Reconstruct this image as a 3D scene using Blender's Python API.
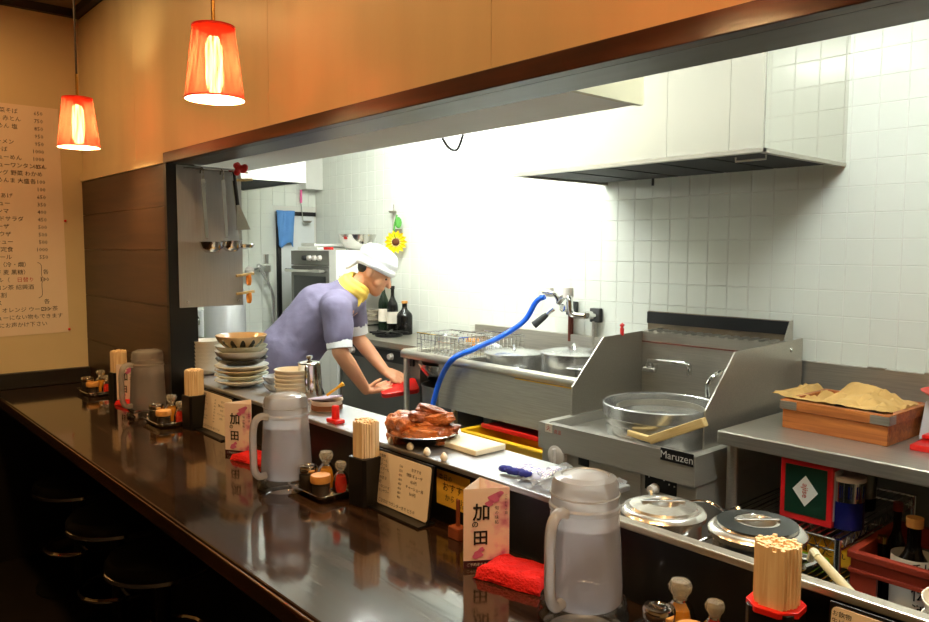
import bpy, bmesh, math, random
from math import sin, cos, pi, radians
from mathutils import Vector, Matrix, noise
random.seed(7)
SC = bpy.context.scene
for o in list(bpy.data.objects): bpy.data.objects.remove(o)
C = SC.collection
CZ = 1.40                                   # camera height above the floor

# ------------------------------------------------------------------ camera
YAW, PITCH, ROLL, FPX = radians(48.5), radians(4.5), radians(-0.2), 760.0
_f = Vector((-sin(YAW)*cos(PITCH), cos(YAW)*cos(PITCH), -sin(PITCH)))
_r0 = Vector((cos(YAW), sin(YAW), 0)); _d0 = _f.cross(_r0)
_r = cos(ROLL)*_r0 + sin(ROLL)*_d0; _d = -sin(ROLL)*_r0 + cos(ROLL)*_d0
camd = bpy.data.cameras.new('camera'); cam = bpy.data.objects.new('camera', camd); C.objects.link(cam)
camd.sensor_width = 36; camd.lens = 36*FPX/929; camd.clip_start = 0.02; camd.clip_end = 60
cam.matrix_world = Matrix(((_r.x, -_d.x, -_f.x, 0), (_r.y, -_d.y, -_f.y, 0), (_r.z, -_d.z, -_f.z, CZ), (0, 0, 0, 1)))
SC.camera = cam

# pixel -> point on a known plane (world coordinates)
def ray(x, y): return _r*(x-464.5) + _d*(y-311) + _f*FPX
def PY(x, y, Y): v = ray(x, y); v = v*(Y/v.y); return Vector((v.x, v.y, v.z+CZ))
def PX(x, y, X): v = ray(x, y); v = v*(X/v.x); return Vector((v.x, v.y, v.z+CZ))
def PZ(x, y, Z): v = ray(x, y); v = v*((Z-CZ)/v.z); return Vector((v.x, v.y, v.z+CZ))
def PD(x, y, D): v = ray(x, y)*(D/FPX); return Vector((v.x, v.y, v.z+CZ))
IR = Vector((cos(YAW), sin(YAW), 0)); IF = Vector((-sin(YAW), cos(YAW), 0))   # towards image right / away from the lens

# ------------------------------------------------------------------ world, exposure
w = bpy.data.worlds.new('world'); SC.world = w; w.use_nodes = True
w.node_tree.nodes['Background'].inputs[0].default_value = (0.5, 0.45, 0.4, 1)
w.node_tree.nodes['Background'].inputs[1].default_value = 0.02
vs = SC.view_settings; vs.view_transform = 'Standard'; vs.look = 'None'; vs.gamma = 1; vs.use_curve_mapping = False
vs.exposure = 0.0
FLUO = 146.0; BULB = 600.0; FILL_DOWN = 178.0                    # emission of the kitchen tubes / of the pendant bulbs / of the added fill downlights

# ------------------------------------------------------------------ materials
def lin(c): return tuple(((v/255)/12.92 if v/255 <= .04045 else ((v/255+.055)/1.055)**2.4) for v in c)
def mat(name, rgb, rough=.5, metal=0., var=0., scale=8., stretch=(1, 1, 1), bump=0., bscale=60., emit=0, trans=0., ior=1.45, coat=0., alpha=1., rvar=0., sss=0.):
    m = bpy.data.materials.new(name); m.use_nodes = True; nt = m.node_tree; p = nt.nodes['Principled BSDF']; L = nt.links.new
    c = lin(rgb) + (1,)
    p.inputs['Base Color'].default_value = c; p.inputs['Roughness'].default_value = rough; p.inputs['Metallic'].default_value = metal
    p.inputs['IOR'].default_value = ior; p.inputs['Transmission Weight'].default_value = trans; p.inputs['Alpha'].default_value = alpha
    p.inputs['Coat Weight'].default_value = coat; p.inputs['Coat Roughness'].default_value = .06
    if sss: p.inputs['Subsurface Weight'].default_value = sss; p.inputs['Subsurface Radius'].default_value = (.01, .005, .003)
    if emit: p.inputs['Emission Color'].default_value = c; p.inputs['Emission Strength'].default_value = emit
    if var or bump or rvar:
        tc = nt.nodes.new('ShaderNodeTexCoord'); mp = nt.nodes.new('ShaderNodeMapping'); mp.inputs['Scale'].default_value = stretch
        L(tc.outputs['Object'], mp.inputs['Vector'])
        n = nt.nodes.new('ShaderNodeTexNoise'); n.inputs['Scale'].default_value = scale; n.inputs['Detail'].default_value = 5
        L(mp.outputs[0], n.inputs['Vector'])
        if var:
            r = nt.nodes.new('ShaderNodeValToRGB'); e = r.color_ramp.elements
            e[0].position = .3; e[1].position = .7
            e[0].color = tuple(max(0, v*(1-var)) for v in c[:3])+(1,); e[1].color = tuple(min(1, v*(1+var)) for v in c[:3])+(1,)
            L(n.outputs['Fac'], r.inputs[0]); L(r.outputs[0], p.inputs['Base Color'])
        if rvar:
            q = nt.nodes.new('ShaderNodeMapRange'); q.inputs['To Min'].default_value = max(0, rough-rvar); q.inputs['To Max'].default_value = rough+rvar
            L(n.outputs['Fac'], q.inputs[0]); L(q.outputs[0], p.inputs['Roughness'])
        if bump:
            n2 = nt.nodes.new('ShaderNodeTexNoise'); n2.inputs['Scale'].default_value = bscale; n2.inputs['Detail'].default_value = 4
            L(mp.outputs[0], n2.inputs['Vector'])
            b = nt.nodes.new('ShaderNodeBump'); b.inputs['Strength'].default_value = bump; b.inputs['Distance'].default_value = .01
            L(n2.outputs['Fac'], b.inputs['Height']); L(b.outputs[0], p.inputs['Normal'])
    return m
def clear(name, rgb, keep=.35, rough=.05, frost=0.):
    """thin clear or frosted plastic / glass: part see-through, part milky, with a gloss on top"""
    m = bpy.data.materials.new(name); m.use_nodes = True; nt = m.node_tree; nt.nodes.clear(); L = nt.links.new; N = nt.nodes.new
    out = N('ShaderNodeOutputMaterial'); t = N('ShaderNodeBsdfTransparent'); d = N('ShaderNodeBsdfDiffuse'); tl = N('ShaderNodeBsdfTranslucent'); g = N('ShaderNodeBsdfGlossy')
    c = lin(rgb)+(1,); t.inputs[0].default_value = tuple(.5+.5*v for v in c[:3])+(1,); d.inputs[0].default_value = c; tl.inputs[0].default_value = c; g.inputs['Roughness'].default_value = rough
    m1 = N('ShaderNodeMixShader'); m1.inputs[0].default_value = .72; L(d.outputs[0], m1.inputs[1]); L(tl.outputs[0], m1.inputs[2])
    m2 = N('ShaderNodeMixShader'); m2.inputs[0].default_value = keep; L(t.outputs[0], m2.inputs[1]); L(m1.outputs[0], m2.inputs[2])
    fr = N('ShaderNodeFresnel'); fr.inputs[0].default_value = 1.45
    m3 = N('ShaderNodeMixShader'); L(fr.outputs[0], m3.inputs[0]); L(m2.outputs[0], m3.inputs[1]); L(g.outputs[0], m3.inputs[2]); L(m3.outputs[0], out.inputs[0])
    if frost:
        n = N('ShaderNodeTexNoise'); n.inputs['Scale'].default_value = 260; b = N('ShaderNodeBump'); b.inputs['Strength'].default_value = frost; b.inputs['Distance'].default_value = .004
        tc = N('ShaderNodeTexCoord'); L(tc.outputs['Object'], n.inputs['Vector']); L(n.outputs['Fac'], b.inputs['Height'])
        for s in (d, g): L(b.outputs[0], s.inputs['Normal'])
    return m
def wood_mat(name, dark, light, rough, axis='X', planks=0., coat=0., scale=1.):
    m = bpy.data.materials.new(name); m.use_nodes = True; nt = m.node_tree; p = nt.nodes['Principled BSDF']; L = nt.links.new; N = nt.nodes.new
    tc = N('ShaderNodeTexCoord'); mp = N('ShaderNodeMapping'); L(tc.outputs['Object'], mp.inputs[0])
    s = [14*scale]*3; s['XYZ'.index(axis)] = .9*scale; mp.inputs['Scale'].default_value = s
    n = N('ShaderNodeTexNoise'); n.inputs['Scale'].default_value = 3; n.inputs['Detail'].default_value = 8; n.inputs['Distortion'].default_value = .8; L(mp.outputs[0], n.inputs[0])
    r = N('ShaderNodeValToRGB'); r.color_ramp.elements[0].position = .3; r.color_ramp.elements[1].position = .72
    r.color_ramp.elements[0].color = lin(dark)+(1,); r.color_ramp.elements[1].color = lin(light)+(1,); L(n.outputs['Fac'], r.inputs[0])
    col = r.outputs[0]
    if planks:                                  # glued staves: each strip of its own tone
        br = N('ShaderNodeTexBrick'); br.offset = .5; br.inputs['Scale'].default_value = 1; br.inputs['Brick Width'].default_value = .42; br.inputs['Row Height'].default_value = planks
        br.inputs['Mortar Size'].default_value = 0; br.inputs['Color1'].default_value = (.55, .55, .55, 1); br.inputs['Color2'].default_value = (1.5, 1.4, 1.3, 1)
        L(tc.outputs['Object'], br.inputs['Vector'])
        mx = N('ShaderNodeMix'); mx.data_type = 'RGBA'; mx.blend_type = 'MULTIPLY'; mx.inputs[0].default_value = 1; L(col, mx.inputs[6]); L(br.outputs['Color'], mx.inputs[7]); col = mx.outputs[2]
    L(col, p.inputs['Base Color']); p.inputs['Roughness'].default_value = rough; p.inputs['Coat Weight'].default_value = coat; p.inputs['Coat Roughness'].default_value = .05
    b = N('ShaderNodeBump'); b.inputs['Strength'].default_value = .06; b.inputs['Distance'].default_value = .004; L(n.outputs['Fac'], b.inputs['Height']); L(b.outputs[0], p.inputs['Normal'])
    return m
def steel_mat(name, rgb, rough, stretch=(2, 60, 60), var=.12, bump=.02):
    return mat(name, rgb, rough, .8, var=var, scale=4, stretch=stretch, bump=bump, bscale=14, rvar=.06)
M = {}
M['tile'] = mat('tile_white', (229, 231, 220), .12, var=.02, scale=3)
M['grout'] = mat('grout', (222, 220, 210), .9)
M['plaster'] = mat('ochre_paper', (216, 200, 160), .32, var=.06, scale=2.2, stretch=(3, 3, .4), bump=.08, bscale=90)
M['plaster2'] = mat('ochre_paper_wall', (212, 196, 156), .6, var=.06, scale=2.2, bump=.08, bscale=90)
M['white'] = mat('white_board', (228, 226, 218), .5, var=.02)
M['cream'] = mat('cream_panel', (206, 200, 168), .4)
M['ceil_brown'] = mat('ceiling_board', (120, 96, 72), .7, var=.1)
M['beam'] = mat('dark_beam', (24, 20, 18), .5)
M['black'] = mat('black_plastic', (14, 13, 13), .4)
M['blackm'] = mat('black_matte', (16, 15, 15), .7)
M['trim'] = wood_mat('trim_wood', (30, 14, 8), (74, 38, 20), .35, 'X')
M['soffit'] = mat('soffit_board', (92, 90, 86), .35, var=.15, scale=4, stretch=(1, 8, 8))
M['panelw'] = wood_mat('dark_panel_wood', (38, 23, 15), (68, 43, 27), .42, 'X', scale=.8)
M['counter'] = wood_mat('counter_wood', (20, 12, 8), (52, 34, 20), .09, 'X', planks=.043, coat=.3)
M['edge'] = wood_mat('counter_edge_wood', (40, 24, 14), (90, 58, 32), .2, 'X')
M['darkfloor'] = mat('dark_floor', (26, 21, 18), .5, var=.2)
M['kfloor'] = mat('kitchen_floor', (88, 84, 78), .5, var=.15)
M['steel'] = steel_mat('steel', (190, 184, 172), .32)
M['steeld'] = steel_mat('steel_worn', (166, 160, 148), .38)
M['steely'] = mat('steel_upright', (176, 176, 176), .35, .35, var=.05, scale=4, stretch=(60, 60, 2))
M['mirror'] = mat('polished_steel', (222, 220, 212), .05, 1.)
M['mirrorc'] = mat('polished_steel_front', (200, 196, 184), .2, .6)
M['steelshelf'] = steel_mat('steel_shelf', (172, 174, 178), .34, (2, 60, 60), .05)
M['steelb'] = steel_mat('steel_browned', (146, 132, 112), .4, (2, 9, 9), .3)
M['waterm'] = mat('pot_water', (176, 176, 170), .04, .6)
M['glass2'] = mat('cut_glass', (236, 230, 214), .05, trans=.75, bump=.2)
M['paste'] = mat('miso_paste', (120, 72, 40), .6)
M['liddark'] = mat('lid_dark', (70, 74, 74), .3, .8)
M['motifb'] = mat('blue_white_china', (170, 184, 200), .15, var=.35, scale=50)
M['lidsatin'] = mat('lid_satin', (214, 212, 206), .22, .85)
M['steelf'] = mat('steel_front', (172, 168, 158), .36, .45, var=.06, scale=4, stretch=(2, 60, 60))
M['wainscot'] = mat('dark_wainscot', (20, 15, 12), .5)
M['chrome'] = mat('chrome', (225, 224, 222), .08, 1.)
M['alu'] = steel_mat('aluminium', (206, 205, 202), .24, (12, 12, 12), .08)
M['lidst'] = mat('lid_steel', (215, 213, 208), .14, 1., bump=.01, bscale=8)
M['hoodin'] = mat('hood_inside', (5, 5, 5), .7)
M['redplastic'] = mat('red_plastic', (214, 30, 22), .3)
M['yellowplastic'] = mat('yellow_plastic', (232, 178, 20), .4)
M['blue'] = mat('blue_hose', (20, 92, 214), .35)
M['bluecloth'] = mat('blue_cloth', (96, 146, 206), .9, bump=.4, bscale=120)
M['redcloth'] = mat('red_cloth', (214, 20, 14), .95, var=.12, scale=60, bump=.8, bscale=220)
M['china'] = mat('white_china', (232, 229, 218), .12, var=.02)
M['chinab'] = mat('brown_china', (190, 160, 116), .2, var=.1)
M['chinad'] = mat('dark_china', (40, 40, 42), .2)
M['paper'] = mat('paper', (226, 214, 196), .8)
M['paperw'] = mat('menu_paper', (232, 216, 196), .75, var=.02)
M['ink'] = mat('ink', (28, 22, 20), .8)
M['inkred'] = mat('ink_red', (190, 48, 36), .8)
M['white_ink'] = mat('white_ink', (225, 225, 220), .6)
M['chop'] = wood_mat('chopstick_wood', (226, 190, 140), (250, 228, 190), .6, 'Z', scale=3)
M['woodpale'] = wood_mat('pale_wood', (208, 172, 104), (236, 208, 146), .6, 'X', scale=3)
M['boxwood'] = wood_mat('box_wood', (140, 72, 24), (196, 116, 48), .5, 'X', scale=1.5)
M['kraft'] = mat('kraft_paper', (206, 164, 96), .75, var=.08, scale=10, bump=.25, bscale=30)
M['skin'] = mat('skin', (214, 150, 112), .5, sss=.1, var=.05, scale=12)
M['shirt'] = mat('lavender_cotton', (116, 109, 134), .9, var=.06, scale=20, bump=.3, bscale=30)
M['clothw'] = mat('white_cotton', (236, 236, 236), .9, bump=.2, bscale=30)
M['clothy'] = mat('yellow_cotton', (244, 206, 92), .9)
M['hair'] = mat('black_hair', (26, 20, 18), .6)
M['trousers'] = mat('dark_trousers', (40, 40, 48), .9)
M['frost'] = clear('frosted_plastic', (246, 244, 246), .52, .25, .25)
M['frostlid'] = clear('frosted_lid', (242, 240, 240), .55, .2)
M['glass'] = clear('clear_glass', (235, 238, 236), .05, .04)
M['film'] = clear('plastic_film', (235, 240, 245), .35, .08)
M['pepper'] = mat('ground_pepper', (92, 72, 52), .9, var=.3, scale=200)
M['amber'] = mat('amber_oil', (206, 132, 14), .1)
M['chili'] = mat('chili_oil', (196, 30, 6), .12)
M['capwood'] = mat('jar_cap', (206, 146, 74), .5, var=.08)
M['water'] = clear('water', (226, 226, 232), .10, .05)
M['meat'] = mat('glazed_pork', (178, 100, 46), .3, var=.5, scale=40, bump=.8, bscale=90, coat=.25)
M['meat2'] = mat('glazed_pork_dark', (132, 66, 30), .3, var=.5, scale=40, bump=.8, bscale=90, coat=.25)
M['egg'] = mat('garlic_white', (246, 240, 228), .4)
M['board'] = mat('cutting_board', (236, 230, 206), .5)
M['knob'] = mat('knob_white', (216, 206, 196), .35)
M['crate'] = mat('red_crate', (138, 46, 26), .45)
M['tin_green'] = mat('tin_green', (18, 48, 34), .3)
M['tin_red'] = mat('tin_red', (198, 26, 28), .3)
M['tin_blue'] = mat('tin_blue', (24, 30, 110), .25, .3)
M['bottle'] = clear('dark_bottle', (24, 18, 12), .8, .06)
M['bottleg'] = clear('green_bottle', (30, 70, 36), .7, .06)
M['lime'] = mat('lime_green', (150, 206, 40), .4)
M['lav'] = mat('lavender_plastic', (190, 186, 226), .4)
M['petal'] = mat('petal_yellow', (250, 214, 20), .6)
M['brownc'] = mat('flower_centre', (96, 48, 14), .8)
M['leaf'] = mat('stem_green', (70, 140, 50), .6)
M['pink'] = mat('pink_handle', (226, 90, 150), .4)
M['orange'] = mat('orange_band', (236, 150, 36), .5)
M['rubber'] = mat('grey_rubber', (60, 60, 60), .6)
M['brass'] = mat('brass', (200, 160, 90), .25, 1.)
M['cord'] = mat('cord', (30, 20, 16), .5)
M['oven'] = mat('oven_grey', (120, 118, 112), .35, .6)
M['oveng'] = mat('oven_glass', (14, 15, 16), .08)
M['door'] = mat('white_door', (224, 226, 224), .45)
M['rust'] = mat('rust_pipe', (104, 46, 28), .7)
M['yellownote'] = mat('yellow_note', (238, 186, 60), .8)
M['notebrown'] = wood_mat('note_stand_wood', (110, 50, 24), (150, 76, 40), .5, 'Z')
M['scale'] = mat('scale_grey', (190, 188, 190), .35)
M['binm'] = mat('grey_bin', (92, 94, 94), .5)
M['chairp'] = mat('chair_black', (9, 8, 8), .55)

# ------------------------------------------------------------------ mesh helpers
class MB:
    def __init__(s): s.v = []; s.f = []
    def add(s, vs, fs):
        b = len(s.v); s.v += [tuple(x) for x in vs]; s.f += [tuple(i+b for i in f) for f in fs]; return s
    def box(s, a, b, mtx=None):
        x0, y0, z0 = a; x1, y1, z1 = b
        vs = [Vector(p) for p in ((x0, y0, z0), (x1, y0, z0), (x1, y1, z0), (x0, y1, z0), (x0, y0, z1), (x1, y0, z1), (x1, y1, z1), (x0, y1, z1))]
        if mtx: vs = [mtx @ p for p in vs]
        return s.add(vs, [(0, 3, 2, 1), (4, 5, 6, 7), (0, 1, 5, 4), (1, 2, 6, 5), (2, 3, 7, 6), (3, 0, 4, 7)])
    def lathe(s, prof, n=32, c=(0, 0, 0), mtx=None, sy=1.):
        vs = []; fs = []; k = len(prof)
        for i in range(n):
            a = 2*pi*i/n
            for r, z in prof:
                p = Vector((r*cos(a)+c[0], r*sin(a)*sy+c[1], z+c[2])); vs.append(mtx @ p if mtx else p)
        for i in range(n):
            j = (i+1) % n
            for q in range(k-1):
                if prof[q][0] < 1e-6 and prof[q+1][0] < 1e-6: continue
                fs.append((i*k+q, j*k+q, j*k+q+1, i*k+q+1))
        return s.add(vs, fs)
    def tube(s, pts, r, n=8, close=False, caps=True):
        pts = [Vector(p) for p in pts]; R = r if isinstance(r, (list, tuple)) else [r]*len(pts); m = len(pts); vs = []; fs = []
        up = None
        for i, p in enumerate(pts):
            if close: t = pts[(i+1) % m]-pts[i-1]
            else: t = pts[min(i+1, m-1)]-pts[max(i-1, 0)]
            t.normalize()
            if up is None: up = t.orthogonal().normalized()
            u = up - t*up.dot(t)
            if u.length < 1e-5: u = t.orthogonal()
            u.normalize(); w2 = t.cross(u); up = u
            for k in range(n):
                a = 2*pi*k/n; vs.append(p+(u*cos(a)+w2*sin(a))*R[i])
        for i in range(m if close else m-1):
            j = (i+1) % m
            for k in range(n): q = (k+1) % n; fs.append((i*n+k, i*n+q, j*n+q, j*n+k))
        if caps and not close: fs.append(tuple(range(n))[::-1]); fs.append(tuple((m-1)*n+k for k in range(n)))
        return s.add(vs, fs)
    def cyl(s, a, b, r, n=16): return s.tube([a, b], r, n)
    def prism(s, poly, axis, lo, hi):
        """poly: 2-D outline in the two remaining axes, extruded along axis from lo to hi"""
        def P(u, v, w_): return {'X': (w_, u, v), 'Y': (u, w_, v), 'Z': (u, v, w_)}[axis]
        n = len(poly); vs = [P(u, v, lo) for u, v in poly]+[P(u, v, hi) for u, v in poly]
        return s.add(vs, [tuple(range(n))[::-1], tuple(range(n, 2*n))]+[(i, (i+1) % n, n+(i+1) % n, n+i) for i in range(n)])
    def ball(s, c, r, nu=16, nv=10, mtx=None):
        rx, ry, rz = r if isinstance(r, (tuple, list)) else (r, r, r); vs = []; fs = []
        for j in range(nv+1):
            t = pi*j/nv
            for i in range(nu):
                a = 2*pi*i/nu; p = Vector((rx*sin(t)*cos(a), ry*sin(t)*sin(a), rz*cos(t)))
                if mtx: p = mtx @ p
                vs.append(p+Vector(c))
        for j in range(nv):
            for i in range(nu):
                k = (i+1) % nu; fs.append((j*nu+i, (j+1)*nu+i, (j+1)*nu+k, j*nu+k))
        return s.add(vs, fs)
    def build(s, name, material, parent=None, smooth=40, bevel=0., seg=2, loc=None, merge=True):
        me = bpy.data.meshes.new(name); me.from_pydata(s.v, [], s.f)
        bm = bmesh.new(); bm.from_mesh(me)
        if merge: bmesh.ops.remove_doubles(bm, verts=bm.verts, dist=1e-6)
        bmesh.ops.recalc_face_normals(bm, faces=bm.faces); bm.to_mesh(me); bm.free()
        return mesh_obj(name, me, material, parent, smooth, bevel, seg, loc)
def mesh_obj(name, me, material, parent=None, smooth=40, bevel=0., seg=2, loc=None):
    if material is not None: me.materials.append(M[material] if isinstance(material, str) else material)
    if smooth:
        me.polygons.foreach_set('use_smooth', [True]*len(me.polygons)); me.set_sharp_from_angle(angle=radians(smooth))
    o = bpy.data.objects.new(name, me); C.objects.link(o)
    if parent is not None: o.parent = parent
    if loc is not None: o.location = loc
    if bevel:
        b = o.modifiers.new('bevel', 'BEVEL'); b.width = bevel; b.segments = seg; b.limit_method = 'ANGLE'; b.angle_limit = radians(40); b.harden_normals = False
    return o
def thing(name, label, cat, loc=(0, 0, 0), rz=0, group=None):
    o = bpy.data.objects.new(name, None); C.objects.link(o); o.empty_display_size = .05
    o.location = loc; o.rotation_euler = (0, 0, rz); o['label'] = label; o['category'] = cat
    if group: o['group'] = group
    return o
def tag(o, label, cat, group=None, kind=None):
    o['label'] = label; o['category'] = cat
    if group: o['group'] = group
    if kind: o['kind'] = kind
    return o
def struct(o, label, cat): o['kind'] = 'structure'; o['label'] = label; o['category'] = cat; return o
def copy_tree(o, parent=None, **kw):
    c = o.copy(); C.objects.link(c); c.parent = parent
    for ch in list(o.children): copy_tree(ch, c)
    for k, v in kw.items():
        if k == 'loc': c.location = v
        elif k == 'rz': c.rotation_euler = (0, 0, v)
        else: c[k] = v
    return c
def remesh(mb, name, material, voxel, parent=None, smooth_it=6, fac=.5, loc=None):
    """union of overlapping lumps grown into one continuous skin"""
    o = mb.build('tmp', None, None, smooth=0)
    r = o.modifiers.new('r', 'REMESH'); r.mode = 'VOXEL'; r.voxel_size = voxel
    s_ = o.modifiers.new('s', 'SMOOTH'); s_.factor = fac; s_.iterations = smooth_it
    dg = bpy.context.evaluated_depsgraph_get(); me = bpy.data.meshes.new_from_object(o.evaluated_get(dg)); me.name = name
    bpy.data.objects.remove(o); me.materials.clear()
    return mesh_obj(name, me, material, parent, 80, loc=loc)
def capsule(mb, a, b, ra, rb, n=14, flat=None):
    """tapered limb segment with rounded ends; flat=(direction, factor) squashes the section"""
    a = Vector(a); b = Vector(b); t = (b-a); l = t.length; t.normalize()
    pts = []; R = []
    for k in range(4): q = (pi/2)*(k/4.); pts.append(a-t*ra*cos(q)); R.append(max(1e-4, ra*sin(q)))
    for k in range(5): u = k/4.; pts.append(a+t*l*u); R.append(ra+(rb-ra)*u)
    for k in range(3, -1, -1): q = (pi/2)*(k/4.); pts.append(b+t*rb*cos(q)); R.append(max(1e-4, rb*sin(q)))
    m2 = MB(); m2.tube(pts, R, n)
    if flat:
        d, fz = Vector(flat[0]).normalized(), flat[1]; vs = []
        for p in m2.v:
            p = Vector(p); u = (p-a).dot(t); ax = a+t*u; q = p-ax; vs.append(ax+q+d*(q.dot(d)*(fz-1)))
        m2.v = vs
    mb.add(m2.v, m2.f); return mb
def text_mesh(items, res=1, bold=0.):
    """items: (string, size, x, y[, align]) -> list of verts/faces in the XY plane, joined"""
    mb = MB(); dg = None; obs = []
    for it in items:
        cu = bpy.data.curves.new('t', 'FONT'); cu.body = it[0]; cu.size = it[1]; cu.resolution_u = res; cu.fill_mode = 'FRONT'; cu.offset = bold*it[1]
        cu.align_x = it[4] if len(it) > 4 else 'LEFT'
        o = bpy.data.objects.new('t', cu); C.objects.link(o); o.location = (it[2], it[3], 0); obs.append(o)
    bpy.context.view_layer.update(); dg = bpy.context.evaluated_depsgraph_get()
    for o in obs:
        me = o.evaluated_get(dg).to_mesh()
        mb.add([(v.co.x+o.location.x, v.co.y+o.location.y, 0) for v in me.vertices], [tuple(p.vertices) for p in me.polygons])
        o.evaluated_get(dg).to_mesh_clear()
    for o in obs: cu = o.data; bpy.data.objects.remove(o); bpy.data.curves.remove(cu)
    return mb
def place_text(mb, origin, ex, ey):
    """maps the XY plane of a text mesh on to the plane spanned by ex, ey"""
    o = Vector(origin); ex = Vector(ex); ey = Vector(ey)
    mb.v = [tuple(o+ex*v[0]+ey*v[1]) for v in mb.v]; return mb
def arc(p0, p1, p2, n=10):
    p0, p1, p2 = Vector(p0), Vector(p1), Vector(p2)
    return [p0*(1-t)**2+p1*2*t*(1-t)+p2*t*t for t in [i/n for i in range(n+1)]]
def spline(ps, n=8):
    ps = [Vector(p) for p in ps]; q = [ps[0]*2-ps[1]]+ps+[ps[-1]*2-ps[-2]]; out = []
    for i in range(1, len(q)-2):
        a, b, c, d = q[i-1:i+3]
        for k in range(n):
            t = k/n; out.append(.5*((2*b)+(c-a)*t+(2*a-5*b+4*c-d)*t*t+(3*b-a-3*c+d)*t**3))
    return out+[ps[-1]]
# ------------------------------------------------------------------ light fittings (they carry the scene's light)
def emis(name, rgb, st):
    m = bpy.data.materials.new(name); m.use_nodes = True; nt = m.node_tree; nt.nodes.clear()
    e = nt.nodes.new('ShaderNodeEmission'); e.inputs[0].default_value = tuple(rgb)+(1,); e.inputs[1].default_value = st
    o = nt.nodes.new('ShaderNodeOutputMaterial'); nt.links.new(e.outputs[0], o.inputs[0]); return m
M['tube'] = emis('fluorescent_tube', (.93, 1., .97), FLUO)
M['down'] = emis('fill_downlight_glow', (1., .53, .20), FILL_DOWN)
M['bulb'] = emis('warm_bulb', (1., .70, .33), BULB)
KCEIL, DCEIL = 2.46, 2.49
def tube_light(x, y, L, label):
    t = thing('fluorescent_light', label, 'ceiling light', (x, y, KCEIL), 0, 'kitchen ceiling lights')
    MB().prism([(-.12, 0), (.12, 0), (.05, -.05), (-.05, -.05)], 'X', -L/2, L/2).build('housing', 'white', t, 0)
    for s in (-1, 1):
        MB().cyl((-L/2+.03, s*.1, -.055), (L/2-.03, s*.1, -.055), .018, 12).build('tube', 'tube', t)
tube_light(-3.0, 2.25, 1.25, 'twin tube ceiling light above the sink and the cook')
tube_light(-.7, 1.75, .62, 'twin tube ceiling light above the noodle boiler')

for dx_, wh in ((-3.35, 'nearest the menu wall'), (-2.55, 'second from the menu wall'), (-1.75, 'third from the menu wall'), (-.95, 'fourth from the menu wall'), (-.15, 'fifth from the menu wall'), (.65, 'sixth from the menu wall')):  # unseen lamps, added so that the header wall is lit evenly
    t = thing('fill_downlight', 'added round warm fill downlight out of view '+wh, 'ceiling light', (dx_, .40, DCEIL), 0, 'added fill downlights over the guests')
    MB().lathe([(.055, 0), (.08, 0), (.08, -.006), (.055, -.01), (.055, 0)], 28).build('ring', 'white', t); MB().lathe([(0, -.003), (.055, -.003)], 28).build('lamp', 'down', t)
# ------------------------------------------------------------------ setting
HY, HB = 1.04, 1.165          # front / back of the wall above the opening
ZH = 1.714; ZT = 1.752        # underside of the header, top of its brown trim
DX = -3.865                   # dining end wall
KX = -5.10                    # kitchen end wall
JX = -2.795                   # left jamb of the opening
WY = 3.0; RX = 1.9; FY = -2.0
CT = .78; LT = .925           # counter top, pass shelf top
struct(MB().box((DX-.1, FY, -.05), (RX, 1.08, 0)).build('floor', 'darkfloor', smooth=0), 'dark floor on the guests side of the counter', 'floor')
struct(MB().box((KX-.1, 1.08, -.05), (RX, WY+.1, -.001)).build('floor_kitchen', 'kfloor', smooth=0), 'grey kitchen floor behind the counter', 'floor')
struct(MB().box((DX-.1, FY, DCEIL), (RX, HY, DCEIL+.05)).build('ceiling', 'ceil_brown', smooth=0), 'brown board ceiling over the guests side', 'ceiling')
struct(MB().box((KX-.1, HB, KCEIL), (RX, WY+.1, KCEIL+.05)).build('ceiling_kitchen', 'white', smooth=0), 'white ceiling over the kitchen', 'ceiling')
struct(MB().box((DX-.1, FY, 0), (DX, HY, DCEIL)).build('wall_left', 'plaster2', smooth=0), 'ochre end wall with the handwritten menu sheet', 'wall')
struct(MB().box((DX-.1, FY-.1, 0), (RX, FY, DCEIL)).build('wall_front', 'plaster2', smooth=0), 'ochre wall behind the guests', 'wall')
struct(MB().box((RX, FY, 0), (RX+.1, WY+.1, DCEIL)).build('wall_right', 'plaster2', smooth=0), 'wall at the far right end of the room', 'wall')
# header over the opening, built as sheets with a fine joint between them
hd = struct(MB().box((DX, HY+.004, ZT), (RX, HB, DCEIL)).build('wall_header', 'beam', smooth=0), 'glossy ochre wall above the kitchen opening', 'wall')
xs = [DX, PY(133, 60, HY).x, PY(268, 60, HY).x, -1.1, -.15, .8, RX]
for a, b in zip(xs, xs[1:]): MB().box((a+.0008, HY, ZT), (b-.0008, HY+.006, DCEIL-.04)).build('panel', 'plaster', hd, 0)
MB().box((KX, HB-.03, ZH+.02), (RX, HB, DCEIL)).build('kitchen_face', 'white', hd, 0)
o = struct(MB().box((JX-.02, HY-.012, ZH), (RX, HY+.02, ZT)).build('trim_1', 'trim', smooth=0, bevel=.002), 'brown wooden trim along the lower edge of the ochre header', 'trim')
o = struct(MB().box((JX-.02, HY+.02, ZH), (RX, HB, ZH+.03)).build('trim_2', 'soffit', smooth=0), 'grey underside board of the header above the opening', 'trim')
struct(MB().box((DX, HY-.012, ZH+.002), (JX-.02, HY+.02, ZT)).build('trim_3', 'plaster', smooth=0), 'ochre strip above the dark wooden panel', 'trim')
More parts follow.
